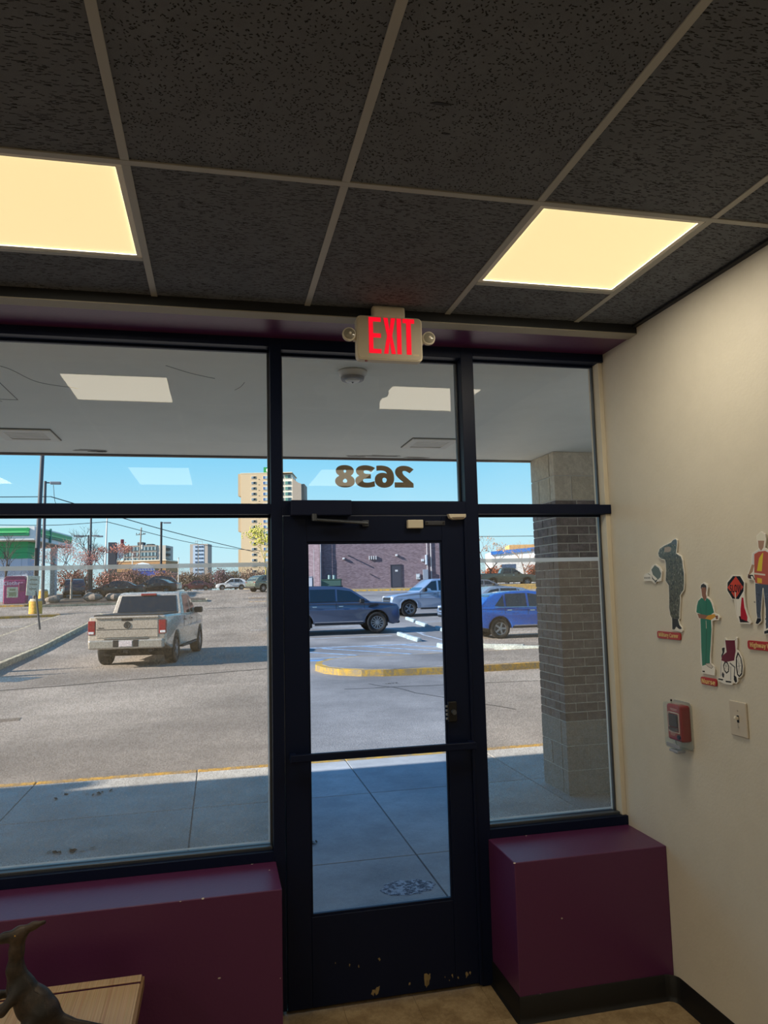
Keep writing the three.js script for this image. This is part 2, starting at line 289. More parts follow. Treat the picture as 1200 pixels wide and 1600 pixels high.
{ // glazed entrance door
  const d = structGroup('door_1'); const z0 = -.052, z1 = -.006;
  const st = (n, a, b, c, e) => part(n, bb(a, b, z0, c, e, z1, .003), M.frame, d);
  st('stile', -.081, .014, .022, 2.082); st('stile', .650, .014, .766, 2.082); st('top_rail', .022, 1.965, .650, 2.082);
  const br = st('bottom_rail', .022, .014, .650, .375);
  pane(.022, .375, .650, 1.965, d, M.doorGlass, -.03);
  for (const [a, b, c, e] of [[.022, .375, .650, .385], [.022, 1.955, .650, 1.965], [.022, .385, .03, 1.955], [.642, .385, .650, 1.955]]) part('glazing_bead', bb(a, b, -.026, c, e, -.012, .001), M.frame, d);
  const bar = part('push_bar', bb(-.066, 1.028, .038, .762, 1.060, .058, .005), M.frame, d);
  part('bracket', bb(-.066, 1.030, -.006, -.040, 1.058, .038, .003), M.frame, bar); part('bracket', bb(.736, 1.030, -.006, .762, 1.058, .038, .003), M.frame, bar);
  const lk = part('lock', bb(.650, 1.145, z1, .690, 1.235, .012, .004), M.black, d); part('lock_teeth', [0, 1, 2, 3].map((k) => bb(.641, 1.155 + k * .018, -.004, .650, 1.165 + k * .018, .004, .001)), mat('#8d9299', .35, { metalness: .8 }), lk); part('thumb_turn', cyl(.011, .011, .02, 14).rotateX(Math.PI / 2).translate(.672, 1.19, .02), M.frameAlu, lk);
  // closer
  const cl = part('door_closer', bb(-.053, 2.078, .001, .219, 2.147, .052, .006), mat('#121a34', .5, { physical: true, specularIntensity: .4 }), d);
  part('arm', [rod([.05, 2.06, .05], [.29, 2.042, .05], .007), rod([.05, 2.06, .05], [.29, 2.050, .02], .006), bb(.272, 2.032, -.006, .302, 2.060, .012, .003), cyl(.012, .012, .03, 12).translate(.05, 2.07, .05)], M.frameAlu, cl);
  part('scuffs', (() => { seed(15); const gs = []; for (const [x, y, s] of [[.30, .05, .03], [.44, .055, .014], [.515, .06, .030], [.53, .075, .018], [.52, .045, .02], [.635, .06, .012], [.70, .055, .016], [.715, .065, .012], [.31, .17, .014], [.12, .18, .005], [.18, .165, .008], [.22, .155, .008], [.62, .045, .006], [.60, .06, .005], [.66, .05, .007], [.28, .042, .02]]) { const p = []; for (let k = 0; k < 9; k++) { const a = k / 9 * 6.283, r = s * rr(.25, 1); p.push([Math.cos(a) * r * .55, Math.sin(a) * r]); } gs.push(extrude(shapeOf(p), .0006).translate(x, y, z1 + .0002)); } return gs; })(), mat('#8f7c55', .8), d, 'bare patches where the black paint has chipped');
  part('threshold', [bb(-.085, .0005, -.13, .770, .010, -.052, .003), bb(-.085, .0005, -.052, .770, .006, -.030, .002)], mat('#8a7450', .45, { metalness: .3 }), d);
  part('jamb_stop', [bb(.757, .01, -.06, .770, 2.086, .006, .002)], M.frame, d);
  const o = single('door_contact', 'beige plastic alarm contact on top rail of the door', 'sensor', bb(.482, 2.022, -.0055, .556, 2.061, .020, .004), M.ivory);
  const p = thing('contact_plate', 'grey metal plate with two screws beside the beige alarm contact', 'plate', [.618, 2.047, -.0055]);
  part('plate', bb(-.048, -.010, 0, .048, .010, .006, .002), mat('#4a4c55', .4, { metalness: .5 }), p); for (const x of [-.04, .04]) part('screw', cyl(.005, .005, .003, 10).rotateX(Math.PI / 2).translate(x, 0, .007), M.black, p);
  const s = thing('door_chime_sensor', 'rounded beige sensor under the transom bar above the door', 'sensor', [.717, 2.0845, .0]);
  part('body', extrude(shapeOf([[-.043, .002], [.043, .002], [.043, -.012], [.03, -.022], [-.02, -.024], [-.036, -.016]]), .03, .003).translate(0, 0, .0), M.ivory, s); part('lens', extrude(shapeOf([[-.028, -.014], [.036, -.012], [.03, -.019], [-.018, -.021]]), .003).translate(0, 0, .0295), mat('#7b6f63', .4), s);
}
// ---------------------------------------------------------------- exit sign
{
  const e = thing('exit_sign', 'lit red exit sign with two emergency lamp heads over the door', 'exit sign', [.338, 2.790, .316]);
  const w = .283, h = .190;
  part('housing', extrude(roundRect(w, h, .024), .042, .006, 3), M.ivory, e);
  part('face_plate', extrude(roundRect(w - .012, h - .012, .02), .003), mat('#b9ae98', .55), e).position.z = .0415;
  const rc = mat('#300004', .8, { emissive: new THREE.Color(1, .002, .022), emissiveIntensity: .95 });
  const L = (x0, x1) => ({ x0, x1, y0: -.067, y1: .087, s: .0185 });
  const poly = { E: ({ x0, x1, y0, y1, s }) => [[x0, y0], [x1, y0], [x1, y0 + s], [x0 + s, y0 + s], [x0 + s, -.0] , [x1 - .001, -.0], [x1 - .001, s], [x0 + s, s], [x0 + s, y1 - s], [x1, y1 - s], [x1, y1], [x0, y1]], I: ({ x0, x1, y0, y1 }) => [[x0, y0], [x1, y0], [x1, y1], [x0, y1]],
    T: ({ x0, x1, y0, y1, s }) => { const c = (x0 + x1) / 2, q = s / 2 + .001; return [[c - q, y0], [c + q, y0], [c + q, y1 - s], [x1, y1 - s], [x1, y1], [x0, y1], [x0, y1 - s], [c - q, y1 - s]]; },
    X: ({ x0, x1, y0, y1, s }) => { const c = (x0 + x1) / 2, m = (y0 + y1) / 2; return [[x0, y0], [x0 + s, y0], [c, m - .022], [x1 - s, y0], [x1, y0], [c + .011, m], [x1, y1], [x1 - s, y1], [c, m + .022], [x0 + s, y1], [x0, y1], [c - .011, m]]; } };
  for (const [k, a, b] of [['E', -.090, -.038], ['X', -.027, .024], ['I', .030, .049], ['T', .056, .106]]) part('letter', extrude(shapeOf(poly[k](L(a, b))), .002), rc, e).position.z = .0438;
  part('mounting_canopy', bb(-.072, .088, .002, .070, H - 2.790 - .0005, .044, .012), M.ivory, e);
  for (const s of [-1, 1]) {
    const l = part('lamp_head', new THREE.LatheGeometry([[0, -.012], [.018, -.012], [.026, -.004], [.029, .008], [.027, .020], [0, .020]].map((p) => new THREE.Vector2(...p)), 24).rotateX(Math.PI / 2).translate(s * .171, .012, .022), M.ivory, e);
    part('lens', new THREE.LatheGeometry([[0, .006], [.012, .005], [.022, .001], [.024, -.002], [0, -.002]].map((p) => new THREE.Vector2(...p)), 24).rotateX(Math.PI / 2).translate(s * .171, .012, .043), mat('#8f8a7c', .15, { physical: true, clearcoat: 1 }), l);
    part('bulb', new THREE.SphereGeometry(.006, 12, 8).translate(s * .171 + .002, .013, .048), mat('#fff8e8', .2), l);
    part('arm', bb(Math.min(s * .141, s * .152), -.012, .010, Math.max(s * .141, s * .152), .020, .032, .003), M.ivory, l);
  }
  part('test_button', cyl(.006, .006, .006, 12).translate(-.1, -h / 2 - .001, .03), mat('#7a1010', .4), e);
  part('name_tag', bb(.098, -.072, .0447, .124, -.064, .0452), mat('#cdbf9a', .5), e);
  const r = new THREE.RectAreaLight(new THREE.Color(1, .05, .08), .03, .2, .15); r.name = 'exit_letters_lamp'; r.position.set(0, .01, .047); r.rotation.y = Math.PI; e.add(r);
}
// ---------------------------------------------------------------- printed cut-outs on the right wall; outlines in millimetres, [z, y] on the wall
const CUT = {soldier:{outline:[[515,1932],[526,1924],[525,1905],[518,1883],[514,1871],[544,1857],[554,1837],[555,1809],[559,1784],[555,1740],[549,1715],[532,1701],[523,1693],[521,1668],[514,1639],[508,1597],[500,1592],[506,1573],[520,1561],[524,1548],[513,1542],[448,1547],[450,1574],[451,1596],[441,1609],[436,1641],[440,1676],[443,1735],[423,1754],[431,1800],[432,1832],[427,1844],[403,1848],[384,1861],[380,1877],[394,1897],[432,1909],[479,1919],[496,1929]],boots:[[458,1597],[493,1596],[496,1576],[515,1563],[514,1554],[498,1554],[481,1564],[469,1551],[454,1555]],base:[[448,1547],[469,1551],[481,1563],[498,1554],[514,1554],[520,1561],[524,1548],[513,1542]],face:[[433,1898],[464,1901],[479,1895],[475,1879],[445,1876],[428,1880]],cap:[[488,1925],[515,1930],[522,1921],[518,1906],[486,1909]]},helmet:{outline:[[358,1830],[391,1814],[404,1797],[393,1755],[376,1753],[359,1753],[349,1744],[338,1747],[324,1756],[260,1758],[262,1784],[280,1790],[313,1795],[318,1810],[334,1826]],shell:[[324,1806],[352,1825],[382,1811],[396,1788],[389,1771],[368,1760],[360,1768],[333,1784]],strap:[[324,1782],[331,1769],[350,1757],[365,1763],[358,1749],[347,1745],[344,1755],[325,1766]],t1:[[271,1787],[315,1781]],t2:[[266,1775],[314,1773],[313,1765],[266,1768]]},nurse:{outline:[[679,1746],[699,1739],[704,1726],[697,1705],[694,1691],[713,1678],[727,1658],[732,1640],[734,1626],[752,1622],[761,1611],[754,1600],[734,1600],[716,1596],[712,1564],[701,1504],[691,1454],[691,1430],[708,1420],[711,1409],[707,1386],[670,1386],[629,1387],[633,1410],[625,1424],[632,1485],[638,1560],[640,1596],[628,1606],[623,1623],[614,1628],[621,1653],[635,1674],[661,1690],[658,1711],[654,1726],[661,1739]],scrubs:[[660,1685],[672,1681],[680,1672],[693,1684],[713,1675],[722,1655],[730,1629],[714,1622],[709,1602],[708,1563],[697,1504],[687,1456],[684,1430],[636,1416],[637,1485],[642,1560],[644,1599],[649,1620],[621,1626],[628,1653],[638,1673]],hair:[[659,1720],[661,1735],[678,1741],[694,1733],[694,1717],[688,1726],[667,1726]],face:[[662,1723],[672,1726],[688,1726],[694,1717],[689,1702],[691,1687],[680,1672],[669,1682],[664,1693]],arm:[[627,1622],[649,1620],[693,1616],[677,1601],[635,1604]],folder:[[673,1603],[693,1617],[732,1623],[742,1614],[707,1599]],hand:[[736,1616],[751,1618],[751,1605],[739,1602]],shoe:[[656,1427],[684,1431],[701,1418],[691,1411],[669,1417]],cord:[[678,1596],[677,1565]],leg:[[678,1562],[658,1423]],toe:[[634,1397],[649,1398],[650,1392],[635,1392]]},wheelchair:{outline:[[782,1536],[792,1529],[838,1532],[846,1542],[852,1538],[847,1506],[843,1496],[854,1487],[868,1466],[873,1434],[866,1406],[850,1393],[840,1392],[840,1378],[829,1369],[813,1371],[804,1362],[787,1360],[757,1362],[724,1369],[726,1379],[738,1384],[744,1421],[751,1447],[753,1468],[761,1480],[758,1494],[767,1500],[778,1500]],back:[[783,1526],[838,1529],[838,1491],[826,1454],[779,1444],[753,1448],[759,1465],[787,1482]],wheelr:[[850,1484],[864,1466],[867,1439],[862,1411],[849,1397],[839,1405],[836,1433],[839,1464]],wheell:[[774,1444],[787,1442],[794,1429],[790,1411],[778,1403],[767,1412],[764,1429]],caster:[[820,1401],[832,1394],[834,1377],[823,1372],[816,1383]],caster2:[[755,1405],[765,1397],[761,1383],[753,1385],[750,1394]],foot:[[727,1378],[756,1378],[754,1372],[727,1373]],foot2:[[769,1374],[803,1375],[800,1369],[770,1368]],arm:[[760,1496],[778,1498],[774,1481],[756,1456],[754,1468]],frame:[[800,1443],[827,1429],[819,1392]],frame2:[[753,1448],[742,1386]],frame3:[[805,1430],[799,1379]]},slow:{outline:[[846,1772],[894,1770],[914,1742],[907,1702],[908,1652],[916,1625],[931,1598],[925,1592],[868,1593],[864,1612],[858,1611],[851,1680],[834,1681],[812,1714],[816,1746]],oct:[[853,1767],[891,1766],[909,1742],[903,1711],[875,1682],[841,1683],[816,1714],[820,1743]],dia:[[868,1766],[903,1726],[858,1683],[818,1725]],text:[[830,1738],[893,1737],[890,1708],[827,1708]],stick:[[858,1708],[858,1612]],cone:[[891,1688],[900,1687],[902,1652],[914,1617],[911,1602],[879,1610],[878,1619],[881,1647]],cbase:[[869,1619],[880,1619],[922,1598],[873,1597]]},worker:{outline:[[1015,1922],[1035,1911],[1036,1890],[1028,1864],[1044,1851],[1063,1841],[1066,1809],[1059,1766],[1048,1737],[1043,1650],[1038,1566],[991,1559],[991,1570],[1005,1632],[1004,1720],[985,1631],[984,1605],[966,1592],[950,1594],[962,1619],[960,1636],[963,1708],[963,1750],[934,1753],[928,1761],[932,1775],[953,1808],[961,1847],[996,1860],[991,1890],[991,1908]],hat:[[991,1893],[997,1911],[1015,1918],[1031,1908],[1032,1887]],face:[[997,1890],[1028,1888],[1021,1864],[1008,1853],[997,1866]],shirt:[[965,1846],[996,1858],[1029,1855],[1063,1839],[1055,1766],[968,1756],[969,1804],[956,1804]],arm:[[957,1807],[969,1804],[958,1780],[940,1769],[936,1772]],vest:[[973,1843],[995,1851],[1028,1852],[1063,1836],[1051,1726],[967,1741],[965,1768]],vy1:[[995,1827],[1013,1844],[1018,1847],[1004,1781],[980,1783]],vy2:[[979,1759],[1002,1755],[1000,1739],[977,1741]],vw:[[966,1777],[1020,1771],[1019,1765],[966,1771]],jeans:[[967,1739],[1052,1731],[1037,1592],[1003,1579],[1009,1649],[1005,1724],[986,1646],[983,1616],[962,1617],[961,1636]],shoe:[[952,1596],[964,1616],[983,1615],[981,1602],[968,1593]],shoe2:[[993,1570],[1036,1584],[1034,1566],[993,1561]],hand:[[929,1757],[934,1773],[944,1768],[947,1756]],loop:[[944,1768],[957,1767],[966,1751],[947,1753]]}};
function cutout(name, label, d, draw, border = 3.2) {
  const zs = d.outline.map((p) => p[0]), ys = d.outline.map((p) => p[1]), z0 = Math.min(...zs) - 2, z1 = Math.max(...zs) + 2, y0 = Math.min(...ys) - 2, y1 = Math.max(...ys) + 2, S = 4;
  const tex = canvasTex(Math.ceil((z1 - z0) * S), Math.ceil((y1 - y0) * S), (g) => {
    g.scale(S, S); g.translate(-z0, 0); const Y = (y) => y1 - y; const path = (pts, close = true) => { g.beginPath(); pts.forEach(([a, b], i) => (i ? g.lineTo(a, Y(b)) : g.moveTo(a, Y(b)))); if (close) g.closePath(); };
    const fill = (pts, c) => { path(pts); g.fillStyle = c; g.fill(); }, line = (pts, c, w, close = false) => { path(pts, close); g.strokeStyle = c; g.lineWidth = w; g.lineJoin = 'round'; g.stroke(); };
    g.fillStyle = '#e9e6e0'; g.fillRect(z0 - 5, -5, z1 - z0 + 10, y1 - y0 + 10); g.save(); path(d.outline); g.clip(); draw({ g, fill, line, path, Y, y1 }); g.restore(); line(d.outline, '#efece6', border * 2, true);
  });
  const c = [(Math.min(...zs) + Math.max(...zs)) / 2000, (Math.min(...ys) + Math.max(...ys)) / 2000];
  // seen from the room (looking towards +x) the wall's z runs to the right
  const geo = new THREE.ExtrudeGeometry(shapeOf(d.outline.map(([a, b]) => [a / 1000, b / 1000])), { depth: .006, bevelEnabled: false });
  const p = geo.attributes.position, uv = geo.attributes.uv, P = new Float32Array(p.count * 3);
  for (let i = 0; i < p.count; i++) { const a = p.getX(i), b = p.getY(i), t = p.getZ(i); uv.setXY(i, (a * 1000 - z0) / (z1 - z0), (b * 1000 - y0) / (y1 - y0)); P.set([-t, b - c[1], a - c[0]], i * 3); }
  geo.setAttribute('position', new THREE.BufferAttribute(P, 3)); const ix = geo.index; geo.computeVertexNormals();
  { const q = geo.attributes.position.array; }
  tex.wrapS = tex.wrapT = THREE.ClampToEdgeWrapping;
  const board = mat('#ddd9d2', .6), face = mat('#ffffff', .22, { map: tex });
  const o = thing(name, label, 'cutout', [XR - .002, c[1], c[0]]); o.userData.group = 'career cut-outs on the white wall';
  const m = shade(new THREE.Mesh(geo, [face, board])); m.name = 'printed_board'; o.add(m); return o;
}
const blotch = (g, cols, n, z0, z1, y0, y1, s, Y) => { for (let i = 0; i < n; i++) { g.fillStyle = cols[Math.floor(rnd() * cols.length)]; g.fillRect(rr(z0, z1), Y(rr(y0, y1)), rr(.5, 1) * s, rr(.6, 1.4) * s); } };
seed(301);
cutout('soldier_cutout', 'tall printed cut-out of a saluting soldier in camouflage above red tag', CUT.soldier, ({ g, fill, line, Y }) => { fill(CUT.soldier.outline, '#4d5048'); blotch(g, ['#34382f', '#6b6a5c', '#23261f', '#7d7f74', '#565b4a'], 900, 370, 570, 1580, 1935, 7, Y); fill(CUT.soldier.face, '#9c8a78'); fill(CUT.soldier.cap, '#4a4f55'); fill(CUT.soldier.base, '#e4e1da'); fill(CUT.soldier.boots, '#17161a'); line([[486, 1720], [478, 1600]], '#2a2c26', 2.5); line([[440, 1880], [470, 1850]], '#2c2e29', 3); });
cutout('helmet_cutout', 'small printed cut-out of an army helmet left of the soldier', CUT.helmet, ({ fill, line }) => { fill(CUT.helmet.shell, '#5d6a66'); fill(CUT.helmet.strap, '#26241f'); line([CUT.helmet.t1[0], [(CUT.helmet.t1[0][0] + CUT.helmet.t1[1][0]) / 2, CUT.helmet.t1[0][1] + 4], CUT.helmet.t1[1]], '#26262a', 2); const q = CUT.helmet.t2; for (let k = 0; k < 5; k++) { const a = q[0][0] + (q[1][0] - q[0][0]) * k / 5; fill([[a, q[0][1]], [a + 5, q[0][1]], [a + 5, q[2][1]], [a, q[3][1]]], '#2b2c33'); } }, 2);
cutout('nurse_cutout', 'printed cut-out of a nurse in green scrubs holding a yellow folder', CUT.nurse, ({ g, fill, line, Y }) => { const n = CUT.nurse; fill(n.outline, '#e9e6e0'); fill(n.scrubs, '#1d7763'); line(n.leg, '#125546', 3); line([[640, 1690], [655, 1600]], '#165e4f', 2.5); line([[690, 1690], [680, 1620]], '#165e4f', 2.5); fill(n.face, '#8a5a44'); fill(n.hair, '#211a18'); fill(n.arm, '#8f5f49'); fill(n.folder, '#d39a2e'); fill(n.hand, '#7f5340'); line(n.cord, '#d8d2c2', 2.5); fill(n.shoe, '#c9c4bc'); line(n.shoe, '#4a4543', 1.5, true); fill(n.toe, '#2a2726'); });
cutout('wheelchair_cutout', 'printed cut-out of a maroon wheelchair beside the nurse', CUT.wheelchair, ({ g, fill, line }) => { const w = CUT.wheelchair; line(w.frame2, '#a9aab0', 5); line(w.frame, '#54565c', 5); line(w.frame3, '#8c8e94', 4); line(w.wheelr, '#1a1a1d', 6, true); line(w.wheell, '#1d1d20', 5, true); for (const q of [w.wheelr, w.wheell]) for (let k = 0; k < 4; k++) line([q[k], q[(k + 4) % q.length]], '#6d6f74', 1.2); fill(w.caster, '#2a2a2e'); fill(w.caster2, '#2a2a2e'); fill(w.foot, '#1e1e22'); fill(w.foot2, '#1e1e22'); fill(w.arm, '#232327'); fill(w.back, '#6a1f35'); line([w.outline[0], [w.back[0][0], w.back[0][1]]], '#1b1b1e', 4); line([w.outline[3], [w.back[1][0], w.back[1][1]]], '#1b1b1e', 4); }, 2.4);
cutout('slow_sign_cutout', 'printed cut-out of a SLOW paddle sign and a red traffic cone', CUT.slow, ({ g, fill, line, Y }) => { const w = CUT.slow; fill(w.oct, '#17151a'); fill(w.dia, '#cc4633'); const [a, b, c] = w.text, W = b[0] - a[0], Hh = a[1] - c[1]; g.save(); g.translate((a[0] + b[0]) / 2, Y((a[1] + c[1]) / 2 - 1)); g.font = 'bold 40px sans-serif'; const m = g.measureText('SLOW').width; g.scale(W / m, Hh / 30); g.fillStyle = '#191417'; g.textAlign = 'center'; g.textBaseline = 'middle'; g.fillText('SLOW', 0, 2); g.restore(); line(w.stick, '#d9d5cd', 5); fill(w.cbase, '#231618'); fill(w.cone, '#b3182d'); }, 2.4);
cutout('highway_worker_cutout', 'printed cut-out of a highway worker in hard hat, orange vest and jeans', CUT.worker, ({ g, fill, line, Y }) => { const w = CUT.worker; fill(w.shirt, '#d6d8da'); fill(w.arm, '#a98a72'); fill(w.vest, '#b5553f'); fill(w.vy1, '#d7c22a'); fill(w.vy2, '#d9b52c'); fill(w.vw, '#d8c9bd'); fill(w.jeans, '#4a5263'); blotch(g, ['#3c4453', '#59627a'], 60, 960, 1040, 1570, 1720, 6, Y); fill(w.shoe, '#17161a'); fill(w.shoe2, '#17161a'); fill(w.face, '#a98673'); fill(w.hat, '#e3e2d6'); fill(w.hand, '#5a4038'); line(w.loop, '#151518', 4, true); }, 2.4);
function wallTag(str, label, z0, z1, y0, y1, px) {
  const w = z1 - z0, h = y1 - y0; const o = thing('name_tag', label, 'tag', [XR - .002, (y0 + y1) / 2, (z0 + z1) / 2]); o.userData.group = 'red name tags on the white wall';
  const board = part('board', extrude(roundRect(w, h, h * .35), .005, .001).rotateY(-Math.PI / 2), mat('#b02626', .3), o);
  const g = text(str, .02, .0008), b = g.boundingBox ?? (g.computeBoundingBox(), g.boundingBox); g.computeBoundingBox(); const s = (w * .84) / (g.boundingBox.max.x - g.boundingBox.min.x); g.scale(s, Math.min(s * 1.15, h * .62 / .02), 1); part('lettering', g.rotateY(-Math.PI / 2).translate(-.0055, -.001, 0), mat('#e8cf8a', .5), o);
}
wallTag('Military Career', 'small red tag reading Military Career under the soldier', .336, .503, 1.507, 1.538);
wallTag('Nurse', 'small red tag reading Nurse under the nurse cut-out', .618, .714, 1.344, 1.373);
wallTag('Highway Worker', 'small red tag reading Highway Worker under the highway worker', .902, 1.085, 1.502, 1.534);
{ // small screw hole left in the wall
  single('wall_anchor', 'tiny grey screw anchor in the wall beside the traffic cone', 'anchor', cyl(.003, .003, .002, 10).rotateZ(Math.PI / 2).translate(XR - .001, 1.672, .948), mat('#8d8a85', .5));
}
// ---------------------------------------------------------------- fire alarm pull station under its clear cover
{
  const o = thing('fire_alarm_station', 'red fire alarm pull station inside a clear plastic cover on the wall', 'fire alarm', [XR, 1.160, .480]);
  const face = canvasTex(256, 400, (g, w, h) => { g.fillStyle = '#97182a'; g.fillRect(0, 0, w, h); g.fillStyle = '#d8c4c0'; for (const [y, a, b, t] of [[28, 60, 200, 6], [44, 70, 190, 5], [330, 40, 150, 4], [345, 40, 140, 4], [360, 50, 130, 4]]) g.fillRect(a, y, b - a, t); g.fillRect(60, 70, 140, 16); g.fillStyle = '#f0e8e2'; g.fillRect(40, 285, 44, 26); });
  part('body', bb(-.046, -.062, -.051, -.0005, .084, .051, .010), mat('#9a1a2c', .35), o).geometry;
  part('back_plate', bb(-.004, -.094, -.060, -.0002, .094, .060, .002), mat('#d6d2c6', .5), o);
  const f = new THREE.PlaneGeometry(.086, .130).rotateY(-Math.PI / 2).translate(-.0464, .012, .0); part('printed_face', f, mat('#ffffff', .35, { map: face }), o);
  const hd = part('handle', bb(-.053, -.005, -.030, -.046, .046, .030, .004), mat('#141417', .4), o); part('handle_border', [bb(-.0485, -.026, -.036, -.0466, .052, -.033), bb(-.0485, -.026, .033, -.0466, .052, .036), bb(-.0485, .050, -.036, -.0466, .053, .036), bb(-.0485, -.028, -.036, -.0466, -.025, .036)], mat('#d9cfc9', .5), hd); part('handle_lower', extrude(shapeOf([[-.029, -.008], [.029, -.008], [.029, -.018], [0, -.024], [-.029, -.018]]), .006).rotateY(-Math.PI / 2).translate(-.048, 0, 0), mat('#1a1a1d', .4), hd);
  part('key_switch', cyl(.010, .010, .006, 16).rotateZ(Math.PI / 2).translate(-.048, -.042, .030), mat('#1a1214', .35), o);
  // cover: shell of 2 mm clear plastic
  const cs = roundRect(.114, .186, .018); const hole = roundRect(.109, .181, .016); cs.holes.push(hole);
  const clear = new THREE.MeshPhysicalMaterial({ color: 0xf4f8f8, roughness: .03, transmission: 1, thickness: 0, ior: 1.5 });
  const cv = part('clear_cover', [extrude(cs, .056).rotateY(-Math.PI / 2), new THREE.ShapeGeometry(roundRect(.109, .181, .016)).rotateY(-Math.PI / 2).translate(-.0555, 0, 0)], clear, o);
  part('cover_rim', (() => { const s = roundRect(.122, .194, .02); s.holes.push(roundRect(.114, .186, .018)); return extrude(s, .006).rotateY(-Math.PI / 2); })(), mat('#a8a9a4', .3), cv);
  part('cover_latch', [bb(-.058, -.107, -.03, -.02, -.096, .03, .003), bb(-.05, -.112, -.012, -.03, -.106, .012, .002)], mat('#9aa0ae', .25), cv);
  part('cover_lip', bb(-.0575, -.088, -.046, -.0555, -.072, .046, .001), mat('#8f939d', .25), cv);
  part('cover_seal', cyl(.004, .004, .008, 10).translate(-.04, .099, -.02), M.black, cv);
}
{ // light switch
  const o = thing('light_switch', 'ivory toggle light switch plate on the white wall', 'light switch', [XR, 1.2405, .824]);
  part('plate', bb(-.008, -.064, -.046, 0, .064, .046, .004), mat('#c9bfb0', .4), o);
  part('slot', bb(-.0085, -.013, -.006, -.0078, .013, .006), M.black, o); part('toggle', bb(-.024, -.006, -.0045, -.006, .004, .0045, .002).rotateZ(-.35), mat('#e9e3d6', .35), o);
  for (const y of [-.03, .03]) part('screw', cyl(.0035, .0035, .0015, 10).rotateZ(Math.PI / 2).translate(-.0085, y, 0), mat('#b3aa9c', .4), o);
}
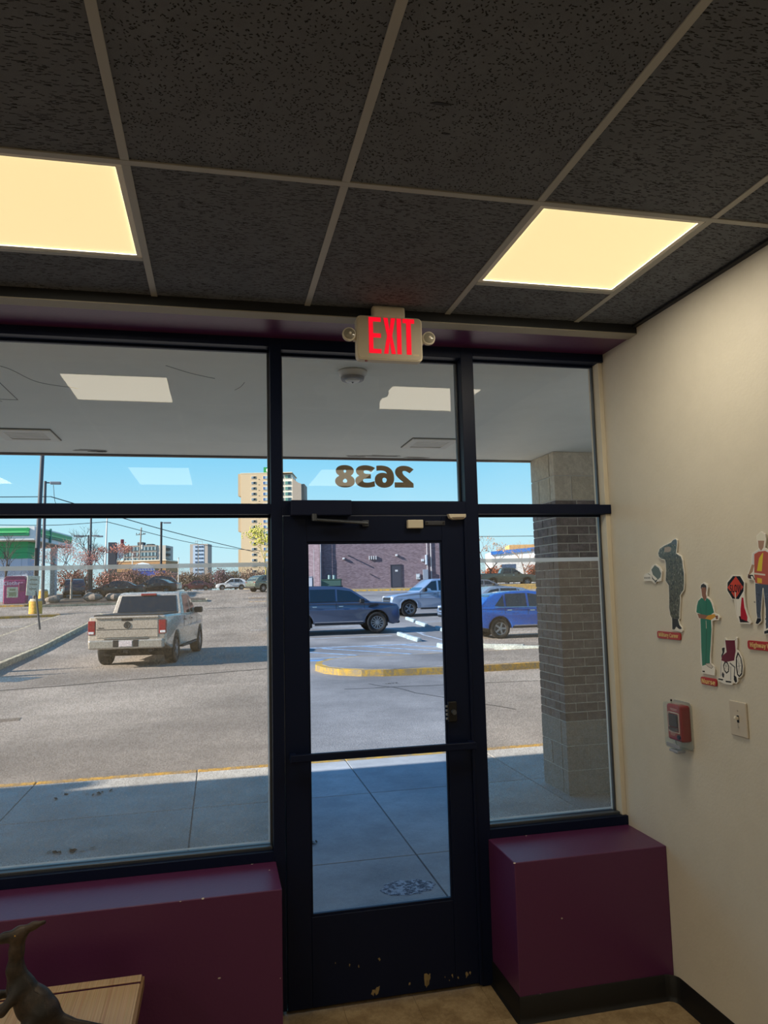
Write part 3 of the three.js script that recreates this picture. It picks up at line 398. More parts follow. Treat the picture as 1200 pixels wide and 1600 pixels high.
// ---------------------------------------------------------------- low table and toy dinosaur
{
  const wood = canvasTex(512, 512, (g, w, h) => { g.fillStyle = '#c2a888'; g.fillRect(0, 0, w, h); seed(61); for (let i = 0; i < 420; i++) { const x = rnd() * w; g.strokeStyle = `rgba(${120 + rnd() * 60},${90 + rnd() * 50},${60 + rnd() * 40},${.08 + rnd() * .2})`; g.lineWidth = .6 + rnd() * 2.2; g.beginPath(); g.moveTo(x, 0); g.bezierCurveTo(x + rr(-8, 8), h * .3, x + rr(-8, 8), h * .7, x, h); g.stroke(); } });
  wood.repeat.set(2.2, 2.2); const wm = mat('#ffffff', .45, { map: wood }), edge = mat('#8a6b4c', .5);
  const t = thing('play_table', 'low pale wood play table beside the purple wall', 'table', [-1.31, 0, .98]);
  part('table_top', bb(-.69, .420, -.475, .69, .450, .475, .004), wm, t); part('back_lip', bb(-.69, .4502, -.52, .692, .456, -.478, .003), wm, t); part('edge_band', bb(.6902, .415, -.52, .700, .449, .475, .002), edge, t); part('apron', [bb(-.62, .34, -.44, .62, .4195, -.42), bb(-.62, .34, .42, .62, .4195, .44), bb(-.64, .34, -.42, -.62, .4195, .42), bb(.62, .34, -.42, .64, .4195, .42)], wm, t);
  for (const [x, z] of [[-.6, -.4], [.6, -.4], [-.6, .4], [.6, .4]]) part('leg', bb(x - .03, 0, z - .03, x + .03, .4195, z + .03, .004), wm, t);
  // dinosaur: one continuous skin from a smooth-joined field
  const bones = []; const B = (a, b, ra, rb) => bones.push([a, b, ra, rb]);
  const off = [0, 0, 0];
  B([-.872, .522, .75], [-.900, .548, .75], .046, .048); B([-.900, .548, .75], [-.938, .598, .75], .048, .036); B([-.935, .605, .75], [-.952, .650, .75], .036, .024); B([-.952, .650, .75], [-.950, .705, .75], .023, .019); B([-.950, .705, .75], [-.946, .742, .75], .019, .020);
  B([-.944, .750, .75], [-.985, .745, .75], .019, .012); B([-.985, .745, .75], [-1.004, .738, .75], .012, .010); B([-.940, .757, .75], [-.905, .769, .75], .014, .009); B([-.905, .769, .75], [-.876, .776, .75], .009, .006);
  for (const s of [-1, 1]) { const z = .75 + s * .042; B([-.945, .590, .75 + s * .03], [-.975, .562, z + s * .01], .017, .012); B([-.975, .562, z + s * .01], [-1.005, .572 + s * .006, z], .011, .009); B([-1.005, .572 + s * .006, z], [-1.022, .560 + s * .008, z], .009, .006); B([-.878, .525, .75 + s * .028], [-.905, .497, z], .034, .023); B([-.905, .497, z], [-.870, .480, z], .020, .014); B([-.870, .480, z], [-.874, .466, z], .013, .012); B([-.872, .4655, z], [-.914, .464, z], .011, .009); }
  B([-.866, .510, .75], [-.806, .482, .755], .036, .017); B([-.806, .482, .755], [-.700, .464, .77], .017, .008);
  const cx = -.83, cy = .615, cz = .75, S = .215, R = 110, mc = new MarchingCubes(R, new THREE.MeshBasicMaterial(), false, false, 400000); mc.isolation = 0;
  const v = new THREE.Vector3();
  for (let k = 0; k < R; k++) for (let j = 0; j < R; j++) for (let i = 0; i < R; i++) {
    const x = cx + ((i - R / 2) / (R / 2)) * S, y = cy + ((j - R / 2) / (R / 2)) * S, z = cz + ((k - R / 2) / (R / 2)) * S; let d = 1;
    for (const [a, b, ra, rb] of bones) { const ax = b[0] - a[0], ay = b[1] - a[1], az = b[2] - a[2], t = Math.min(1, Math.max(0, ((x - a[0]) * ax + (y - a[1]) * ay + (z - a[2]) * az) / (ax * ax + ay * ay + az * az))); const e = Math.hypot(x - a[0] - ax * t, y - a[1] - ay * t, (z - a[2] - az * t) * 1.12) - (ra + (rb - ra) * t); const h = Math.max(0, .016 - Math.abs(d - e)) / .016; d = Math.min(d, e) - h * h * .016 * .25; }
    mc.field[i + j * R + k * R * R] = -d;
  }
  mc.update(); const n = mc.count * 1, pa = new Float32Array(n * 3), na = new Float32Array(n * 3);
  for (let i = 0; i < n * 3; i++) { pa[i] = mc.positionArray[i] * S + [cx, cy, cz][i % 3]; na[i] = mc.normalArray[i]; }
  const g = new THREE.BufferGeometry(); g.setAttribute('position', new THREE.BufferAttribute(pa, 3)); g.setAttribute('normal', new THREE.BufferAttribute(na, 3)); worldUV(g);
  g.translate(-cx, -.45, -cz);
  const skin = noiseTex(256, [6, 14, 50, 120], 71, [22, 17, 14], [66, 52, 40], 3.5, { contrast: 2.6 });
  const dn = thing('toy_dinosaur', 'brown crested toy dinosaur standing on the pale wood table', 'toy', [cx, .45, cz]);
  part('body', g, mat('#ffffff', .5, { map: skin, bumpMap: wallBump, bumpScale: .001 }), dn); for (const s of [-1, 1]) part('eye', new THREE.SphereGeometry(.0035, 10, 8).translate(-.951 - cx, .753 - .45, s * .0165), mat('#c79a3a', .2), dn);
}
// ---------------------------------------------------------------- outside: ground
const ground = (z) => { const s = -z, c = (a, b) => Math.min(1, Math.max(0, (s - a) / (b - a))); return -.15 + 2.0 * c(25, 76) + .1 * c(76, 110); };
const asphaltTex = noiseTex(1024, [3, 7, 19, 60, 200, 500], 101, [116, 109, 103], [162, 153, 144], 1 / 9, { speck: 60, density: .3, contrast: 2.2 });
const asphaltBump = noiseTex(512, [100, 256], 102, [60, 60, 60], [190, 190, 190], 1 / 1.2, { linear: true });
M.asphalt = mat('#ffffff', .92, { map: asphaltTex, bumpMap: asphaltBump, bumpScale: .004 });
const concTex = noiseTex(1024, [4, 11, 30, 120, 400], 103, [164, 162, 158], [200, 197, 192], 1 / 3, { speck: 40, density: .2, contrast: 2.2 });
M.concrete = mat('#ffffff', .9, { map: concTex, bumpMap: asphaltBump, bumpScale: .001 });
M.yellow = mat('#ffffff', .8, { map: noiseTex(256, [6, 20, 64, 128], 104, [150, 128, 96], [214, 160, 44], 1 / 1.1, { contrast: 3.4, speck: 40 }) });
M.curb = mat('#ffffff', .9, { map: noiseTex(256, [6, 20, 64], 105, [150, 142, 124], [192, 184, 160], 1, { contrast: 2.2, speck: 30 }) });
M.linePaint = mat('#ffffff', .8, { map: noiseTex(256, [10, 40, 128], 106, [140, 147, 154], [192, 198, 204], 1, { contrast: 2.4 }) });
M.blueLine = mat('#ffffff', .8, { map: noiseTex(256, [10, 40, 128], 107, [110, 140, 170], [158, 190, 216], 1, { contrast: 2.4 }) });
M.stop = mat('#ffffff', .85, { map: noiseTex(256, [5, 20, 90], 108, [142, 152, 152], [182, 190, 186], 1, { contrast: 2, speck: 30 }) });
{
  const zs = [-4.50, -10, -18, -25]; for (let z = -29; z > -112; z -= 4) zs.push(z); zs.push(-140, -200, -320, -620);
  const xs = [-320, -120, -60, -30, -15, 0, 15, 30, 60, 120, 320], pos = [], uv = [], idx = [];
  for (const z of zs) for (const x of xs) { pos.push(x, ground(z), z); uv.push(x, z); }
  const n = xs.length; for (let j = 0; j < zs.length - 1; j++) for (let i = 0; i < n - 1; i++) { const a = j * n + i; idx.push(a, a + 1, a + n, a + 1, a + n + 1, a + n); }
  const g = new THREE.BufferGeometry(); g.setAttribute('position', new THREE.Float32BufferAttribute(pos, 3)); g.setAttribute('uv', new THREE.Float32BufferAttribute(uv, 2)); g.setIndex(idx); g.computeVertexNormals();
  const lot = struct('parking_lot', g, M.asphalt);
  const strip = (pts, w, m, name, lift = .004) => { // painted line or crack following the slope
    const P = [], I = [], U = []; pts.forEach(([x, z], i) => { const a = pts[Math.max(0, i - 1)], b = pts[Math.min(pts.length - 1, i + 1)], dx = b[0] - a[0], dz = b[1] - a[1], L = Math.hypot(dx, dz), nx = -dz / L * w / 2, nz = dx / L * w / 2; for (const s of [1, -1]) for (const y of [0, -.02]) { P.push(x + nx * s, ground(z + nz * s) + lift + y, z + nz * s); U.push(x + nx * s, z + nz * s); } });
    for (let i = 0; i < pts.length - 1; i++) { const a = i * 4, b = a + 4; I.push(a, a + 2, b, a + 2, b + 2, b, a, b, a + 1, b, b + 1, a + 1, a + 2, a + 3, b + 2, b + 2, a + 3, b + 3); }
    const q = new THREE.BufferGeometry(); q.setAttribute('position', new THREE.Float32BufferAttribute(P, 3)); q.setAttribute('uv', new THREE.Float32BufferAttribute(U, 2)); q.setIndex(I); q.computeVertexNormals(); return part(name, q.toNonIndexed(), m, lot);
  };
  const seg = (a, b, n = 8) => Array.from({ length: n + 1 }, (_, i) => [a[0] + (b[0] - a[0]) * i / n, a[1] + (b[1] - a[1]) * i / n]);
  const darkLine = mat('#2a2826', .8); const wob = (p, s, k = 1) => { seed(k); return p.map(([x, z]) => [x + rr(-s, s), z + rr(-s, s)]); };
  strip(wob(seg([-9, -11.9], [1.6, -15.4], 26), .05, 3), .09, darkLine, 'dark_line'); strip(wob(seg([2.0, -10.8], [9, -10.2], 18), .06, 4), .03, darkLine, 'crack'); strip(wob(seg([2.6, -11.4], [4.0, -7.5], 10), .07, 5), .025, darkLine, 'crack');  // long wavering dark line, then two cracks
  strip(wob(seg([-5, -9.0], [-3.4, -9.4], 8), .1, 6), .3, mat('#6f655c', .95), 'stain'); strip(wob(seg([-6.3, -15.9], [-4.6, -15.2], 8), .05, 8), .9, mat('#4a525c', .35), 'damp_patch');
  // stall lines (white), hatch of the access aisle (pale blue)
  for (const [a, b] of [[[2.0, -25.2], [6.3, -25.2]], [[2.0, -20.9], [6.1, -20.9]], [[7.6, -26.2], [7.4, -21.6]], [[6.6, -29], [7.8, -25.6]], [[8.6, -30.8], [13.5, -30.8]], [[8.6, -27.4], [13.5, -27.4]], [[8.9, -24.6], [13.5, -24.6]], [[1.0, -29.6], [6.6, -29.6]]]) strip(seg(a, b), .10, M.linePaint, 'stall_line');
  for (const [a, b] of [[[1.6, -20.3], [3.5, -17.6]], [[2.9, -20.5], [5.0, -17.3]], [[4.2, -20.7], [6.3, -17.4]], [[5.5, -20.7], [7.0, -18.2]], [[1.0, -17.2], [7.2, -17.2]], [[1.0, -20.7], [6.2, -20.7]]]) strip(seg(a, b), .10, M.blueLine, 'hatch_line');
  strip(seg([1.0, -16.9], [2.75, -16.5]), .32, mat('#5f93c4', .8), 'blue_marking'); strip(seg([-15, -36], [-8.7, -36]), .1, M.linePaint, 'stall_line');
  for (const [a, b] of [[[2.0, -58], [4.6, -58]], [[1.8, -52.5], [4.6, -52.5]]]) strip(seg(a, b), .25, M.yellow, 'yellow_marking');
}
// ---- sidewalk under the canopy, slab by slab, and the yellow kerb edge
{
  const f = structGroup('floor'); f.name = 'sidewalk';
  part('bed', bb(-16, -.3, -4.42, 16, -.02, -.125), M.concrete, f);
  const xs = []; for (let k = -10; k <= 10; k++) xs.push(.91 + k * 1.475); const zs = [-4.39, -3.155, -1.632, -.125];
  const variants = [0, 1, 2].map((k) => { const m = M.concrete.clone(); m.color.setRGB(1 - k * .05, 1 - k * .05, 1 - k * .045); return m; });
  for (let i = 0; i < xs.length - 1; i++) for (let j = 0; j < 3; j++) part('slab', bb(xs[i] + .005, -.02, zs[j] + .005, xs[i + 1] - .005, 0, zs[j + 1] - .005, .003), variants[(i * 2 + j) % 3], f);
  for (let i = 0; i < xs.length - 1; i++) part('kerb_stone', bb(xs[i] + .004, -.3, -4.50, xs[i + 1] - .004, .002, -4.392, .012), M.yellow, f, 'yellow painted kerb');
  // worn rough patch and damp stain in front of the door
  seed(55); const blob = (cx, cz, rx, rz, m, n) => { const p = []; for (let k = 0; k < 30; k++) { const a = k / 30 * 6.283, r = rr(.82, 1.08); p.push([Math.cos(a) * rx * r, Math.sin(a) * rz * r]); } part(n, extrude(shapeOf(p), .0016).rotateX(-Math.PI / 2).translate(cx, .0002, cz), m, f); };
  blob(.72, -1.13, .17, .11, mat('#ffffff', .9, { map: noiseTex(256, [20, 60, 128], 109, [96, 100, 108], [206, 208, 212], 3, { contrast: 4, speck: 60 }), bumpMap: asphaltBump, bumpScale: .004 }), 'spalled_patch');
}
{ // dead leaves blown on the pavement
  seed(402); const lm = [mat('#3b3226', .9), mat('#58503c', .9)];
  const spots = [[-1.52, -3.86, .22, 'small pile of dark dead leaves on the pavement by the kerb'], [.18, -2.02, .12, 'crumpled dark leaf on the pavement seen through the door'], [-1.35, -2.35, .16, 'thin scatter of dead leaves on the shaded pavement at left'], [2.9, -11.2, .2, 'dark leaf litter on the asphalt before the island'], [5.0, -12.0, .2, 'leaf litter caught at the island kerb']];
  for (const [x, z, s, label] of spots) { const gs = []; for (let k = 0; k < 9; k++) { const p = [[0, 0], [.03, .012], [.055, 0], [.03, -.014]].map(([a, b]) => [a * rr(.7, 1.4), b * rr(.7, 1.4)]); const g = extrude(shapeOf(p), .001).rotateX(-Math.PI / 2 + rr(-.5, .5)).rotateY(rr(0, 6)).translate(rr(-s, s), .008, rr(-s, s) * .25); gs.push(g); } single('leaf_litter', label, 'leaves', join(gs).translate(x, Math.max(0, 0) + (z < -4.5 ? -.15 : 0) + .002, z), lm[0]); }
}
// ---- canopy: plaster soffit, fascia, taller parapet further along that throws the deeper shadow
{
  const s = structGroup('canopy_roof');
  const crackTex = canvasTex(2048, 1024, (g, w, h) => { const im = g.createImageData(w, h), nz = noiseGrid(512, [4, 9, 30, 120], 131); for (let y = 0; y < h; y++) for (let x = 0; x < w; x++) { const v = nz[((y >> 1) % 512) * 512 + ((x >> 1) % 512)], o = (y * w + x) * 4, c = 244 + (v - .5) * 16; im.data[o] = c; im.data[o + 1] = c - 2; im.data[o + 2] = c - 14; im.data[o + 3] = 255; } g.putImageData(im, 0, 0); });
  crackTex.repeat.set(1 / 6, 1 / 3);
  const soffit = part('soffit', bb(-30, 2.895, -3.03, 14, 3.0, -.115), mat('#ffffff', .85, { map: crackTex }), s);
  part('fascia', bb(-30, 2.885, -3.06, 14, 4.15, -3.03, .004), mat('#8f8072', .85), s); part('edge_strip', bb(-30, 2.880, -3.055, 14, 2.897, -3.012, .002), mat('#7a6a62', .6), s);
  part('roof_deck', bb(-30, 3.0, -3.03, 14, 3.3, 8.2), mat('#6a6a6a', .9), s);
  part('parapet', extrude(shapeOf([[-30, 4.15], [-11.6, 4.15], [-12.1, 5.0], [-12.8, 5.45], [-30, 5.45]]), .2).translate(0, 0, -3.06), mat('#8f8072', .85), s);
  part('roof_back', bb(-30, 4.1, -3.03, 14, 4.15, 2), mat('#6a6a6a', .9), s);
  // hairline cracks in the plaster and flaked patches along the edge
  const ck = mat('#8f897e', .95); const crack = (pts, r = .0022) => part('plaster_crack', tube(pts.map(([x, z]) => [x, 2.8952, z]), r, pts.length * 5, 4), ck, soffit);
  crack([[-1.62, -.55], [-1.42, -.62], [-1.3, -.9], [-1.12, -1.0]]); crack([[-.62, -.5], [-.5, -.62], [-.38, -.7]]); crack([[-.22, -.75], [-.24, -.85], [-.27, -.92]], .002); crack([[-1.9, -.62], [-1.72, -.95], [-1.60, -1.35]], .002);
  const flake = mat('#a59f94', .95); seed(133); for (const [x, z, sx] of [[-1.36, -2.86, .17], [-1.30, -2.9, .09], [1.02, -2.9, .22], [1.35, -2.95, .12], [.8, -2.93, .1]]) { const p = []; for (let k = 0; k < 16; k++) { const a = k / 16 * 6.283, r = rr(.55, 1.1); p.push([Math.cos(a) * sx * r, Math.sin(a) * .045 * r]); } part('flaked_patch', extrude(shapeOf(p), .002).rotateX(-Math.PI / 2).translate(x, 2.8928, z), flake, soffit); }
  part('flake_hole', (() => { const p = []; for (let k = 0; k < 12; k++) { const a = k / 12 * 6.283; p.push([Math.cos(a) * .05 * rr(.6, 1.2), Math.sin(a) * .022 * rr(.6, 1.2)]); } return extrude(shapeOf(p), .002).rotateX(-Math.PI / 2).translate(-1.27, 2.8915, -2.9); })(), mat('#4a463f', .95), soffit);
  // access panel seam
  part('panel_seam', [bb(-1.86, 2.8935, -1.30, -1.50, 2.896, -1.294), bb(-1.504, 2.8935, -1.30, -1.50, 2.896, -.62), bb(-1.60, 2.8935, -1.27, -1.597, 2.896, -.7)], ck, soffit);
}
function soffitVent(x, z, label) {
  const v = thing('soffit_vent', label, 'vent', [x, 2.895, z], 0, 'square vents in the canopy soffit'); const a = .185, f = .055;
  const fr = mat('#efe9dc', .6), dk = mat('#7a746a', .8);
  part('frame', [bb(-a, -.014, -a, a, -.0002, -a + f, .003), bb(-a, -.014, a - f, a, -.0002, a, .003), bb(-a, -.014, -a + f, -a + f, -.0002, a - f, .003), bb(a - f, -.014, -a + f, a, -.0002, a - f, .003)], fr, v); part('shadow_gap', [bb(-a - .006, -.006, -a - .006, a + .006, -.0001, -a), bb(-a - .006, -.006, a, a + .006, -.0001, a + .006), bb(-a - .006, -.006, -a, -a, -.0001, a), bb(a, -.006, -a, a + .006, -.0001, a)], dk, v);
  part('backing', bb(-a + f, -.002, -a + f, a - f, -.0001, a - f), dk, v); for (let k = 0; k < 6; k++) part('louvre', bb(-a + f, -.010, -.115 + k * .041, a - f, -.004, -.115 + k * .041 + .030, .001), fr, v);
}
soffitVent(-1.68, -2.28, 'square louvred vent in the soffit at the left edge'); soffitVent(1.285, -2.30, 'square louvred vent in the soffit above the door');
{
  const d = thing('soffit_lamp', 'round white disc fixture on the soffit behind the exit sign', 'fixture', [.33, 2.895, -.47]);
  part('base', new THREE.LatheGeometry([[0, 0], [.078, 0], [.078, -.010], [.070, -.022], [.060, -.034], [0, -.034]].map((p) => new THREE.Vector2(...p)), 32), mat('#d9d8d2', .5), d); part('ring', new THREE.LatheGeometry([[.060, -.030], [.063, -.036], [.058, -.048], [.046, -.050], [0, -.046]].map((p) => new THREE.Vector2(...p)), 32), mat('#8f9196', .5), d); part('lens', new THREE.LatheGeometry([[.040, -.048], [.034, -.055], [.012, -.058], [0, -.058]].map((p) => new THREE.Vector2(...p)), 32), mat('#e6e4dc', .4), d); part('knob', new THREE.SphereGeometry(.005, 10, 8).translate(0, -.059, 0), mat('#6f7176', .5), d);
}
// ---- masonry column: blocks above and below, bricks between, each laid singly
{
  const c = structGroup('masonry_column'); const X0 = 2.47, X1 = 3.25, Z0 = -3.03, Z1 = -2.55, t = .09;   // X0 left face, Z1 face towards the shop
  const mortar = mat('#cfcac0', .95); part('mortar_core', bb(X0 + .006, 0, Z0 + .006, X1 - .006, 2.894, Z1 - .006), mortar, c);
  const brickTex = noiseTex(256, [8, 30, 100], 141, [196, 190, 188], [255, 250, 248], 4, { contrast: 2.4, speck: 40 });
  const bm = ['#8d8280', '#857a78', '#948a87', '#7d7472', '#988e8a'].map((h) => mat(h, .9, { map: brickTex, bumpMap: asphaltBump, bumpScale: .002 })), blockTex = noiseTex(256, [10, 40, 120], 142, [228, 224, 220], [255, 253, 250], 4, { contrast: 2, speck: 30 }), km = ['#d8cdb8', '#d1c5b0', '#dfd5c3'].map((h) => mat(h, .92, { map: blockTex, bumpMap: asphaltBump, bumpScale: .006 })), kd = ['#aaa49d', '#a49e97', '#b1aba4'].map((h) => mat(h, .92, { map: blockTex, bumpMap: asphaltBump, bumpScale: .006 }));
  seed(143); let n = 0; const j = .009;
  const course = (y0, y1, L, off, mats, name) => {
    const face = (a0, a1, make) => { let a = a0 - off * L; while (a < a1 - .001) { const s = Math.max(a, a0), e = Math.min(a + L, a1); if (e - s > .03) make(s + (s > a0 ? j / 2 : 0), e - (e < a1 ? j / 2 : 0)); a += L; } };
    const m = () => mats[(n++ * 7 + Math.floor(rnd() * 3)) % mats.length];
    face(X0, X1, (s, e) => part(name, bb(s, y0 + j / 2, Z1 - t, e, y1 - j / 2, Z1 + rr(-.001, .001), .003), m(), c));
    face(Z0, Z1 - t - j, (s, e) => part(name, bb(X0 + rr(-.001, .001), y0 + j / 2, s, X0 + t, y1 - j / 2, e, .003), m(), c));
  };
  const yb = .60, yt = 2.47, nb = 25, hb = (yt - yb) / nb;
  for (let k = 0; k < 3; k++) course(k * .2, (k + 1) * .2, .397, k % 2 ? .5 : 0, kd, 'block'); for (let k = 0; k < nb; k++) course(yb + k * hb, yb + (k + 1) * hb, .203, k % 2 ? .5 : 0, bm, 'brick'); for (let k = 0; k < 2; k++) course(yt + k * .2125, yt + (k + 1) * .2125, .397, k % 2 ? 0 : .6, km, 'block');
}
// ---- raised islands that follow the slope
function prism(poly, top, bottom = -.05) {
  const dense = []; poly.forEach((p, i) => { const q = poly[(i + 1) % poly.length], n = Math.max(1, Math.ceil(Math.hypot(q[0] - p[0], q[1] - p[1]) / 1.5)); for (let k = 0; k < n; k++) dense.push([p[0] + (q[0] - p[0]) * k / n, p[1] + (q[1] - p[1]) * k / n]); });
  if (THREE.ShapeUtils.area(dense.map(([x, z]) => new THREE.Vector2(x, -z))) < 0) dense.reverse();
  const P = [], V = (i, y) => { const [x, z] = dense[i]; P.push(x, ground(z) + y, z); };
  const cut = (pl, zc, keep) => { const r = []; pl.forEach((p, i) => { const q = pl[(i + 1) % pl.length], a = keep(p[1] - zc), b = keep(q[1] - zc); if (a) r.push(p); if (a !== b) { const t = (zc - p[1]) / (q[1] - p[1]); r.push([p[0] + (q[0] - p[0]) * t, zc]); } }); return r; };
  const zlo = Math.min(...dense.map((p) => p[1])), zhi = Math.max(...dense.map((p) => p[1])), brk = [zlo - 1, -25, zhi + 1].filter((z, i, A) => !i || i === A.length - 1 || (z > zlo && z < zhi));
  for (let b = 0; b < brk.length - 1; b++) { const band = cut(cut(dense, brk[b], (d) => d >= 0), brk[b + 1], (d) => d <= 0); if (band.length < 3) continue; for (const t of THREE.ShapeUtils.triangulateShape(band.map(([x, z]) => new THREE.Vector2(x, -z)), [])) for (const i of t) P.push(band[i][0], ground(band[i][1]) + top, band[i][1]); } const m = dense.length; for (let i = 0; i < m; i++) { const k = (i + 1) % m; V(i, bottom); V(k, bottom); V(k, top); V(i, bottom); V(k, top); V(i, top); }
  const g = new THREE.BufferGeometry(); g.setAttribute('position', new THREE.Float32BufferAttribute(P, 3)); g.computeVertexNormals(); return worldUV(g);
}
function inset(poly, d) { const n = poly.length, A = THREE.ShapeUtils.area(poly.map(([x, z]) => new THREE.Vector2(x, z))) > 0 ? 1 : -1; return poly.map((p, i) => { const a = poly[(i + n - 1) % n], b = poly[(i + 1) % n]; const u = [p[0] - a[0], p[1] - a[1]], v = [b[0] - p[0], b[1] - p[1]], lu = Math.hypot(...u), lv = Math.hypot(...v); let nx = -(u[1] / lu + v[1] / lv) * A, nz = (u[0] / lu + v[0] / lv) * A; const L = Math.hypot(nx, nz); return [p[0] + nx / L * d, p[1] + nz / L * d]; }); }
function island(name, label, poly, curbMat, fillMat, h = .15) { const o = thing(name, label, 'island'); part('kerb', prism(poly, h), curbMat, o); part('paving', prism(inset(poly, .16), h + .006, h - .02), fillMat, o); return o; }
const arc = (cx, cz, rx, rz, a0, a1, n = 8) => Array.from({ length: n + 1 }, (_, i) => { const a = (a0 + (a1 - a0) * i / n) * Math.PI / 180; return [cx + Math.cos(a) * rx, cz + Math.sin(a) * rz]; });
island('kerbed_island', 'long concrete island with rounded tip at the left of the lot', [[-5.6, -14.5], [-5.95, -18.2], [-6.35, -25], [-6.45, -36], ...arc(-7.6, -39.8, 1.0, 2.6, 20, -100, 7), [-9.1, -41], [-9.0, -29.5], [-8.9, -14.5]], M.curb, M.asphalt, .16);
island('kerbed_island', 'grey island with worn yellow kerb before the parked cars', [[12.5, -12.3], [7.5, -12.45], [4.4, -12.3], [3.1, -12.45], ...arc(3.3, -14.15, 1.45, 1.7, 95, 265, 8), [4.5, -15.75], [12.5, -15.9]], M.yellow, M.asphalt, .14);
island('planting_bed', 'dark mulched planting bed with kerb under the pink tree', [[-12.5, -52.6], [-6.5, -53.4], [-1.2, -54], [-1.2, -56.5], [-6.5, -62], [-12.7, -62]], M.curb, mat('#3a322c', .95), .15);
island('kerbed_island', 'low yellow kerbed wedge beside the pink donation bin', [[-17.5, -41.0], [-9.2, -42.3], [-9.6, -43.2], [-17.5, -43.8]], M.yellow, M.asphalt, .13);
island('kerbed_island', 'yellow edged pad under the pink donation bin', [[-18, -54.4], [-13.9, -54.0], [-13.7, -57], [-18, -57.5]], M.yellow, M.asphalt, .13);
single('painted_kerb', 'long yellow kerb behind the blue car in right window', 'kerb', bb(22.4, ground(-62) - .15, -62, 30.5, ground(-62) + .46, -61.6, .03), mat('#ffffff', .85, { map: noiseTex(128, [6, 20, 64], 104, [226, 186, 128], [240, 190, 96], 1) }));
// wheel stops
function wheelStop(x, z, turn, label) { const L = 1.8; const o = single('wheel_stop', label, 'wheel stop', worldUV(toCreasedNormals(extrude(shapeOf([[-.09, 0], [.09, 0], [.075, .10], [.055, .13], [-.055, .13], [-.075, .10]]), L, .012).translate(0, 0, -L / 2), .5)), M.stop, 'concrete wheel stops'); o.position.set(x, ground(z) + .002, z); o.rotation.y = turn; o.rotation.x = Math.atan2(ground(z + .5) - ground(z - .5), 1) * -1; return o; }
wheelStop(6.46, -22.5, -.04, 'pale wheel stop nearest the door, in front of the dark SUV'); wheelStop(6.58, -24.5, -.04, 'pale wheel stop under the nose of the dark SUV'); wheelStop(8.62, -29.2, -.03, 'pale wheel stop halfway between dark SUV and silver pickup'); wheelStop(8.75, -31.6, -.03, 'pale wheel stop by the front wheel of the silver pickup'); wheelStop(8.70, -26.2, 0, 'pale wheel stop at the right edge of the door glass'); wheelStop(6.40, -18.3, 0, 'pale wheel stop at right of the striped aisle'); wheelStop(7.75, -17.9, .9, 'turned wheel stop behind the blue car'); wheelStop(8.3, -16.9, .9, 'second turned wheel stop near the brick column');
// ---------------------------------------------------------------- vehicles; x forward from rear bumper, y up from the road, z to the right-hand side
M.tire = mat('#141414', .85); M.rim = mat('#9a9ca0', .3, { metalness: .8 }); M.rimDark = mat('#3a3b3e', .35, { metalness: .7 }); M.autoGlass = mat('#0b0f14', .06, { physical: true, clearcoat: 1 }); M.plastic = mat('#17181a', .6); M.chrome = mat('#c9ccd0', .15, { metalness: 1 }); M.lampRed = mat('#8c0f16', .2, { physical: true, clearcoat: 1 }); M.lampClear = mat('#dfe3e6', .12, { physical: true, clearcoat: 1 }); M.plate = mat('#d7cdd0', .5); M.under = mat('#0c0c0d', .9);
function wheelParts(r, w, spokes, rimMat) {
  const tire = new THREE.LatheGeometry([[r * .62, -w / 2], [r * .9, -w / 2], [r * .985, -w * .40], [r, -w * .28], [r, w * .28], [r * .985, w * .40], [r * .9, w / 2], [r * .62, w / 2], [r * .62, -w / 2]].map((p) => new THREE.Vector2(...p)), 28).rotateX(Math.PI / 2);
  const gs = [new THREE.LatheGeometry([[r * .56, w * .38], [r * .645, w * .47], [r * .645, w * .30], [r * .56, w * .30], [r * .56, w * .38]].map((p) => new THREE.Vector2(...p)), 28).rotateX(Math.PI / 2), cyl(r * .15, r * .17, w * .16, 14).rotateX(Math.PI / 2).translate(0, 0, w * .40)];
  for (let k = 0; k < spokes; k++) gs.push(new THREE.BoxGeometry(r * .46, r * (spokes > 6 ? .07 : .17), w * .12).translate(r * .36, 0, w * .38).rotateZ(k / spokes * Math.PI * 2));
  return { tire, rim: join(gs), disc: cyl(r * .60, r * .60, w * .1, 20).rotateX(Math.PI / 2).translate(0, 0, w * .22) };
}
